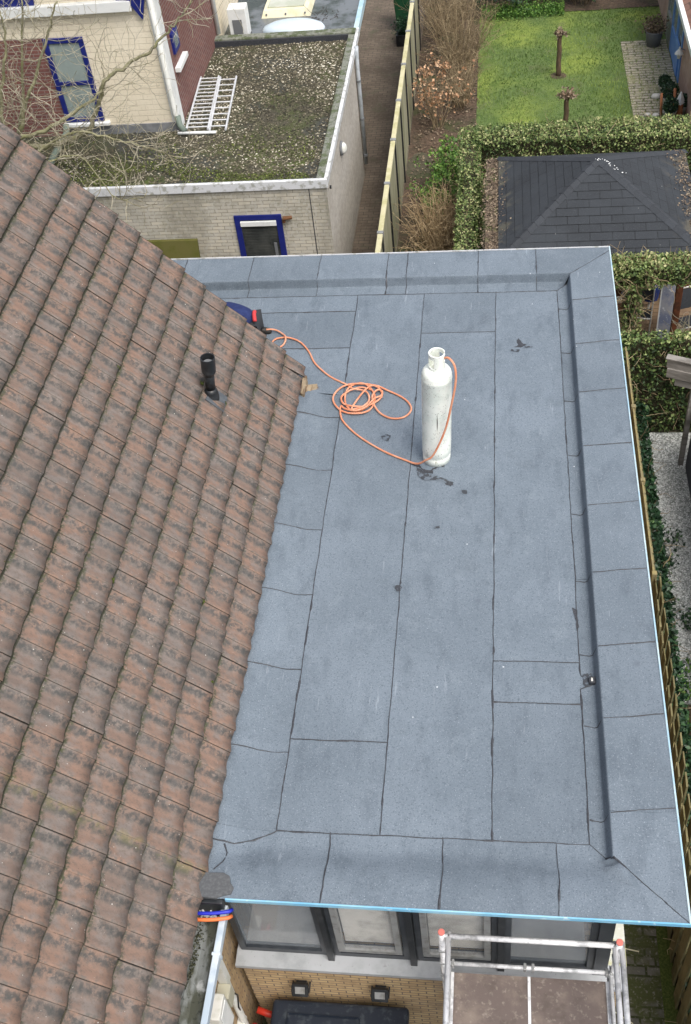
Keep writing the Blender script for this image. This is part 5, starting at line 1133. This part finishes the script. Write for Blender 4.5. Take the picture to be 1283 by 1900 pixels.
# ------------------------------------------------------------------ grey wooden shed
sh = thing('garden_shed', 'weathered grey wooden lean-to with plank fascia at the right edge', 'shed', (4.4,7,G))
def SB(x0,x1,y0,y1,z0,z1,nm,m_): q = B(); q.box(x0,x1,y0,y1,z0,z1,Matrix.Translation((3.30,8.09,0)) @ Matrix.Rotation(R(-22),4,'Z')); return q.build(nm,m_,sh,bevel=.005)
SB(0,2.4,-.04,0,1.355,1.50,'fascia_board',grey_wood); SB(.02,2.4,-.065,-.025,1.20,1.352,'fascia_board',grey_wood); SB(-.02,2.4,-.06,.05,1.50,1.52,'roof_board',grey_wood)
SB(.14,2.4,-.02,.07,1.05,1.18,'beam',grey_wood)
q = B(); q.box(3.66,3.73,7.97,8.05,G,1.08); q.build('post', grey_wood, sh, bevel=.006)
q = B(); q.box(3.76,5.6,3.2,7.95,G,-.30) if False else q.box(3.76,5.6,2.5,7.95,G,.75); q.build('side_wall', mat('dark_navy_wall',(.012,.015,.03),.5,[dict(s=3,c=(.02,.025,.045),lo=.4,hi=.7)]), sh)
# weeds and dark leaves along gravel
for k in range(7):
    x = 3.2+rnd.uniform(-.02,.25); y = 3.2+k*.55+rnd.uniform(-.2,.2); n = 90; t = thing('weed_plant', f'leafy green weed {("nearest the shed post","by the dark hedge","in mid gravel","low against the shrub strip","beside the picket fence","close to the bare soil","at the gravel corner")[k]} at the gravel edge', 'plant', (x,y,G))
    C = np.stack([nrs.normal(x,.07,n), nrs.normal(y,.09,n), nrs.uniform(G+.01,G+.16,n)],1); leaf_mesh('foliage', C, .05, t, green_leaf if k in (0,1,2) else dark_leaf, nrs.uniform(0,1,n))

# ------------------------------------------------------------------ bare bushes and shrubs in the bed
golden_twig = mat('golden_twigs', (.3,.2,.1), .9, tint=[(0,(.20,.14,.075)), (.5,(.38,.28,.155)), (1,(.55,.43,.26))])
def bush(name, label, c, rx, ry, hgt, n, m_=brown_twig, leaf=None, nl=0, lsz=.04, r0=.007, spread=.35, group=None, cat='shrub'):
    t = thing(name, label, cat, (c[0],c[1],G), group); ln = []; tips = []
    for _ in range(n):
        a_ = rnd.uniform(0,6.283); q_ = math.sqrt(rnd.random()); b0 = Vector((c[0]+rx*.45*q_*math.cos(a_), c[1]+ry*.45*q_*math.sin(a_), G))
        d = Vector((math.cos(a_)*spread*q_*rx/.4, math.sin(a_)*spread*q_*ry/.4, 1)); L = hgt*rnd.uniform(.7,1.1)
        pts = wiggle(b0, d, L, 8, .10); ln.append((pts, r0, .003)); 
        for _ in range(4):
            p = pts[rnd.randint(3,8)]; ln.append((wiggle(p, (rnd.gauss(0,.8),rnd.gauss(0,.8),rnd.uniform(.1,1.1)), hgt*rnd.uniform(.15,.35), 5, .25), .004, .0018)); tips.append(ln[-1][0][-1]); tips.append(ln[-1][0][3])
    twigs('branches', ln, t, m_)
    if leaf:
        P0 = [tips[rnd.randrange(len(tips))] for _ in range(nl)]; C = np.array([(p.x,p.y,p.z) for p in P0]) + nrs.normal(size=(nl,3))*.035
        leaf_mesh('foliage', C, lsz, t, leaf, nrs.beta(1.5,1.5,nl))
    return t
G1 = 'bare brown shrubs in the garden bed'
bush('bare_shrub','tall dense bare brown shrub at the top of the garden bed',(-.35,24.2),.75,1.2,1.9,170,group=G1)
bush('bare_shrub','wide bare brown shrub behind the copper leaved bush',(.0,21.9),.6,1.2,1.6,160,group=G1)
bush('bare_shrub','bare grey brown shrub between fence and lawn below the tallest shrubs',(.1,20.0),.4,1.0,1.0,90,group=G1)
bush('beech_shrub','small beech with orange brown dry leaves beside the alley fence',(-.42,18.9),.28,.5,1.35,26,leaf=copper_leaf,nl=560,lsz=.062)
bush('green_shrub','bright green leafy shrub at the corner of the ivy hedges',(.02,16.2),.55,.8,.9,40,leaf=green_leaf,nl=3200,lsz=.05)
bush('green_shrub','low green shrub on the bed left of the ivy hedge corner',(-.25,15.1),.35,.4,.7,26,leaf=green_leaf,nl=1500,lsz=.05)
bush('bare_shrub','upright golden brown bare shrub left of the narrow ivy hedge',(-.10,13.7),.46,.6,1.25,230,m_=golden_twig,r0=.010,group=G1)
bush('bare_shrub','bare greyish shrub in the bed nearest the flat roof',(-.38,11.9),.46,.65,1.05,210,m_=golden_twig,group=G1)
bush('dark_shrub','small dark glossy shrub between bare shrub and narrow ivy hedge',(.05,11.6),.2,.45,.95,22,leaf=dark_leaf,nl=1000,lsz=.05)
bush('green_shrub','low green groundcover shrub just above the flat roof edge',(-.25,10.5),.45,.35,.5,30,leaf=green_leaf,nl=1500,lsz=.045)
for k, (x, y, r_, lab, lf) in enumerate(((1.0,25.1,.6,'dark evergreen bush at the left end of the lawn back border',dark_leaf),(2.0,25.5,.6,'middle green bush in the lawn back border',green_leaf),(3.1,25.3,.7,'large dark rounded bush at the top of the lawn',dark_leaf))):
    bush('border_bush',lab,(x,y),r_,.6,1.1,45,leaf=lf,nl=4200,lsz=.06,group='bushes in the lawn border')
# low green plants along the border
C = np.stack([nrs.uniform(.5,2.6,5000), nrs.normal(24.7,.14,5000), G+.02+np.abs(nrs.normal(0,.13,5000))],1)
o = leaf_mesh('ground_cover', C, .045, None, green_leaf, nrs.beta(1.3,1.6,5000)); tag(o,'low green ground cover along the top edge of the lawn','plants',kind='stuff')
C = np.stack([nrs.uniform(-.9,.5,2600), nrs.uniform(9,24,2600), np.full(2600,G+.02)+nrs.uniform(0,.02,2600)],1)
o = leaf_mesh('leaf_litter', C, .05, None, dead_leaf, nrs.beta(1.3,1.6,2600), np.tile(np.array([[0,0,1.]]),(2600,1)), .4); tag(o,'brown leaf litter on the garden bed','leaves',kind='stuff')

# pollarded trees
def pollard(x, y, ht, lab, full):
    t = thing('pollard_tree', lab, 'tree', (x,y,G), 'pollarded trees on the lawn')
    q = B(); pts = [(x+.008*math.sin(k*1.7),y,G+ht*k/8) for k in range(9)]; q.tube(pts,[.062-.012*k/8 for k in range(9)],10); q.build('trunk', mat('pollard_bark',(.13,.085,.05),.95,[dict(s=20,c=(.08,.055,.035),lo=.4,hi=.6,st=(1,1,.3))],bump=[(40,.8,.01)]), t, smooth=True)
    ln = []; C = []
    for k in range(20 if full else 13):
        a_ = k*2.4; d = Vector((math.cos(a_),math.sin(a_),.25 if k % 2 else .8)); L = rnd.uniform(.10,.20) * (1.15 if full else .8)
        p = wiggle((x,y,G+ht-.03), d, L, 4, .2); ln.append((p,.028,.032)); C.append(p[-1])
    twigs('knuckle', ln, t, mat('pollard_knuckle',(.25,.18,.12),.95,[dict(s=30,c=(.12,.08,.05),lo=.4,hi=.6)]))
    P0 = [C[rnd.randrange(len(C))] for _ in range(110)]; cc = np.array([(p.x,p.y,p.z) for p in P0])+nrs.normal(size=(110,3))*.035
    leaf_mesh('foliage', cc, .055, t, dead_leaf, nrs.beta(2,1.2,110))
    q = B(); q.lathe((x,y,G),[(.22,.014),(.12,.03),(.0,.04)],14,cap=False); q.build('soil_ring', soil, t)
pollard(2.33,21.11,1.0,'taller pollarded tree standing alone in the middle of the lawn',False)
pollard(2.38,18.3,.88,'pollarded tree with knobbly crown just behind the ivy hedge',True)

# ------------------------------------------------------------------ house at the top right with terrace things
hr = thing('garden_house', 'reddish brick house wall with blue doors at the top right', 'building', (6.5,21,G))
pink = mat('pink_brick',(.36,.22,.165),.9,[dict(s=2,c=(.42,.30,.24),lo=.4,hi=.65),dict(s=12,c=(.3,.18,.14),lo=.5,hi=.7,k=.6)],brick=dict(w=.215,h=.066,m=.008,c2=(.30,.18,.14),mc=(.3,.25,.21)))
q = B(); q.box(4.98,8.5,15.5,20.35,G,1.35); q.box(5.02,8.5,20.35,23.1,G,1.35); q.box(4.98,8.5,23.1,27,G,1.35); q.build('wall', pink, hr)
q = B(); q.v = [(4.80,15.3,1.36),(4.80,27,1.36),(8.5,27,3.4),(8.5,15.3,3.4)]; q.f = [(0,3,2,1)]; q.build('roof', mat('dull_red_roof',(.22,.12,.09),.9,[dict(s=3,c=(.16,.09,.07),lo=.4,hi=.65)],brick=dict(w=.3,h=.3,m=.02,c2=(.2,.11,.08),mc=(.08,.05,.04))), hr)
q = B(); q.box(4.74,4.84,15.3,27,1.30,1.42); q.build('gutter', white_paint, hr, bevel=.01)
for k in range(3):
    y0 = 20.42+.9*k; q = B(); q.box(4.96,5.02,y0,y0+.07,G+.03,1.15); q.box(4.96,5.02,y0+.78,y0+.85,G+.03,1.15); q.box(4.96,5.02,y0+.07,y0+.78,1.05,1.15); q.box(4.965,5.02,y0+.07,y0+.78,G+.03,.05); q.box(4.96,5.02,y0+.07,y0+.78,.05,.12)
    d_ = q.build('door', bright_blue if k < 2 else grey_alu, hr, bevel=.006); q = B(); q.box(4.985,4.992,y0+.07,y0+.78,.12,1.05); q.build('pane', glass_light, d_)
q = B(); q.box(4.93,4.962,20.62,21.12,G+.10,.30); q.build('shutter', bright_blue, hr)
ll = thing('lantern', 'white wall lantern with pointed top beside the blue doors', 'lamp', (4.9,20.0,.2))
q = B(); q.lathe((4.86,19.98,.30),[(.03,0),(.055,.10),(.10,.105),(.09,.13),(.03,.20),(.02,.25),(.0,.27)],12); q.build('shade', white_plastic, ll); q = B(); q.tube([(4.98,19.98,.48),(4.88,19.98,.52)],.012,6); q.build('arm', grey_pot, ll)
pg = thing('planter', 'large grey bucket planter with dry shrub on the terrace end', 'planter', (4.62,22.45,G+.03))
q = B(); q.lathe((4.62,22.45,G+.03),[(.15,0),(.21,.34),(.22,.36),(.20,.36),(.18,.30)],22); q.build('pot', grey_pot, pg, smooth=True)
ln = [(wiggle((4.62+rnd.gauss(0,.06),22.45+rnd.gauss(0,.06),G+.33),(rnd.gauss(0,.5),rnd.gauss(0,.5),1),.35,5,.25),.006,.003) for _ in range(70)]; twigs('branches', ln, pg, brown_twig)
C = np.stack([nrs.normal(4.62,.14,500), nrs.normal(22.45,.12,500), nrs.uniform(-.15,.2,500)],1); leaf_mesh('foliage', C, .05, pg, dead_leaf, nrs.uniform(0,.6,500))
for k, (x, y, s_, lab) in enumerate(((4.62,20.0,.14,'clipped dark bush in a pale pot, farthest of the terrace pots'),(4.66,19.35,.19,'large dark bush in a stone pot in the middle of the terrace pots'),(4.62,18.75,.17,'trailing dark bush in a bowl, nearest the ivy hedge'),(4.90,19.0,.15,'dark bush by the brick wall behind the white cone'))):
    t = thing('potted_plant', lab, 'potted plant', (x,y,G+.03), 'potted plants by the wall'); q = B(); q.lathe((x,y,G+.03),[(s_*.6,0),(s_*.85,s_*1.1),(s_*.9,s_*1.15),(s_*.75,s_*1.1)],16); q.build('pot', stone_w, t, smooth=True)
    C = nrs.normal(size=(700,3)); C /= np.linalg.norm(C,axis=1)[:,None]; C = C*s_*nrs.uniform(.6,1.05,(700,1))+np.array([x,y,G+.05+s_*1.7]); leaf_mesh('foliage', C, .045, t, dark_leaf, nrs.beta(1.3,1.8,700))
for k, (x, y, s_, lab) in enumerate(((4.44,19.75,.10,'round pale stone at the far left of the terrace pots'),(4.66,18.98,.14,'flat white stone lying between the dark bushes'),(4.35,18.9,.07,'small pale stone on the terrace paving'),(4.18,18.95,.06,'smallest pale stone on the paving nearest the lawn'),(4.55,18.6,.10,'grey green stone just behind the ivy hedge'))):
    q = B(); q.lathe((x,y,G+.03),[(s_*.8,0),(s_,s_*.35),(s_*.75,s_*.8),(s_*.2,s_)],12,Matrix.Diagonal((1.2,.9,1,1))); tag(q.build('garden_stone', stone_w if k != 4 else grey_pot, None, smooth=True), lab, 'stone', 'pale stones on the terrace')
t = thing('garden_cone', 'small white pointed cone ornament beside the terrace pots', 'ornament', (4.83,18.9,G+.03)); q = B(); q.lathe((4.83,18.9,G+.03),[(.08,0),(.08,.28)],10); q.build('stand', terracotta, t); q = B(); q.lathe((4.83,18.9,G+.31),[(.11,0),(.02,.24),(.0,.26)],4); q.build('cone', white_paint, t)
for x, y, lab in ((4.46,18.95,'terracotta coloured stake left of the dark bushes'),(4.76,19.15,'terracotta coloured stake right of the flat white stone')):
    q = B(); q.tube([(x,y,G+.03),(x-.03,y,.02)], .028, 8); tag(q.build('stake', terracotta, None, smooth=True), lab, 'stake')

# ------------------------------------------------------------------ big bare tree at the left
tr = thing('bare_tree', 'large leafless tree with tangled pale twigs in front of the brick house', 'tree', (-7.45,11.6,G))
L1 = [(-7.43,12.9,2.52),(-6.93,12.9,2.55),(-6.38,12.9,2.67),(-6.05,12.9,2.84),(-5.77,12.9,3.24),(-5.59,12.9,3.59),(-5.37,12.9,3.77),(-5.0,12.9,3.94),(-4.67,12.9,4.11),(-4.44,12.9,4.28),(-4.17,12.9,4.51),(-3.95,12.9,4.70),(-3.82,12.9,4.87)]
L2 = [(-7.18,12.5,2.90),(-6.66,12.5,3.04),(-6.11,12.6,3.29),(-5.73,12.75,3.45),(-5.59,12.88,3.58)]
L3 = [(-7.22,12.2,3.19),(-7.12,12.2,3.65),(-6.90,12.2,4.21),(-6.75,12.2,4.51),(-6.67,12.2,4.89),(-6.64,12.2,5.14)]
L4 = [(-7.28,12.6,2.78),(-7.06,12.6,3.15),(-6.87,12.6,3.51),(-6.57,12.6,3.94),(-6.25,12.6,4.42),(-6.06,12.6,4.74),(-5.86,12.6,5.11)]
L5 = [(-7.45,13.1,2.66),(-7.26,13.1,3.08),(-6.98,13.1,3.86),(-6.80,13.1,4.42),(-6.64,13.1,4.96)]
L7 = [(-6.70,12.4,2.81),(-6.09,12.4,3.04),(-5.59,12.4,2.94),(-5.17,12.4,2.79),(-4.71,12.4,2.63),(-4.44,12.4,2.30)]
L8 = [(-6.14,11.7,2.97),(-5.78,11.7,2.89),(-5.49,11.7,2.25),(-5.18,11.7,2.16),(-4.9,11.7,2.2)]
root = (-7.45,12.0,2.3)
q = B(); q.tube(spline([(-7.45,11.6,G),(-7.5,11.65,.6),(-7.42,11.8,1.6),root],4), [.17-.05*k/12 for k in range(13)], 12); q.build('trunk', bark, tr, smooth=True)
tw = []
LIMB = [([root]+L1,.055,.010),([root]+L2,.045,.016),([root]+L3,.04,.012),([root]+L4,.045,.012),([root]+L5,.04,.012),([root,(-7.0,12.2,2.6)]+L7,.03,.007),([root,(-6.9,11.8,2.7)]+L8,.018,.005)]
for k in range(5): # more limbs out of frame to the left and up
    a_ = R(100+k*45); LIMB.append(([root,(root[0]+.5*math.cos(a_),root[1]+.4*math.sin(a_),3.1),(root[0]+1.1*math.cos(a_),root[1]+.8*math.sin(a_),4.3),(root[0]+1.6*math.cos(a_),root[1]+1.0*math.sin(a_),5.5)],.05,.015))
def sprout(pts, r, depth, dens):
    L = sum((pts[k+1]-pts[k]).length for k in range(len(pts)-1))
    for _ in range(max(1,int(L*dens))):
        k = rnd.randrange(1,len(pts)); p = pts[k]; d = (pts[k]-pts[k-1]).normalized()
        dd = (d*.6 + Vector((rnd.gauss(0,.8),rnd.gauss(0,.35),rnd.gauss(.15,.7)))).normalized(); ln_ = rnd.uniform(.35,1.0)*(.75 if depth else 1)
        g = wiggle(p, dd, ln_, 9, .22, .03); 
        g = [Vector((v_.x, min(v_.y, 13.95), max(v_.z, 2.16) if v_.y > 12 else v_.z)) for v_ in g]
        tw.append((g, r*.5, .0042)); 
        if depth < 2: sprout(g, r*.55, depth+1, 3.4)
for pts, r0, r1 in LIMB:
    sp_ = spline(pts, 4); sp_ = [p+Vector((rnd.gauss(0,.012),rnd.gauss(0,.02),rnd.gauss(0,.012))) for p in sp_]
    n = len(sp_); q = B(); q.tube(sp_, [r0+(r1-r0)*k/(n-1) for k in range(n)], 8); q.build('limb', bark, tr, smooth=True)
    sprout(sp_[3:], .018, 0, 6.0)
twigs('twigs', tw, tr, twig_m)
C = np.array([(p.x,p.y,p.z) for p in (g[0][rnd.randint(2,9)] for g in (tw[rnd.randrange(len(tw))] for _ in range(0)))]) if False else None

# copies of names: keep plain kinds only; clear helper data
for o in bpy.data.objects:
    if '_o' in o: del o['_o']
print('objects', len(bpy.data.objects), 'twigs', len(tw), 'polys', sum(len(m_.polygons) for m_ in bpy.data.meshes))
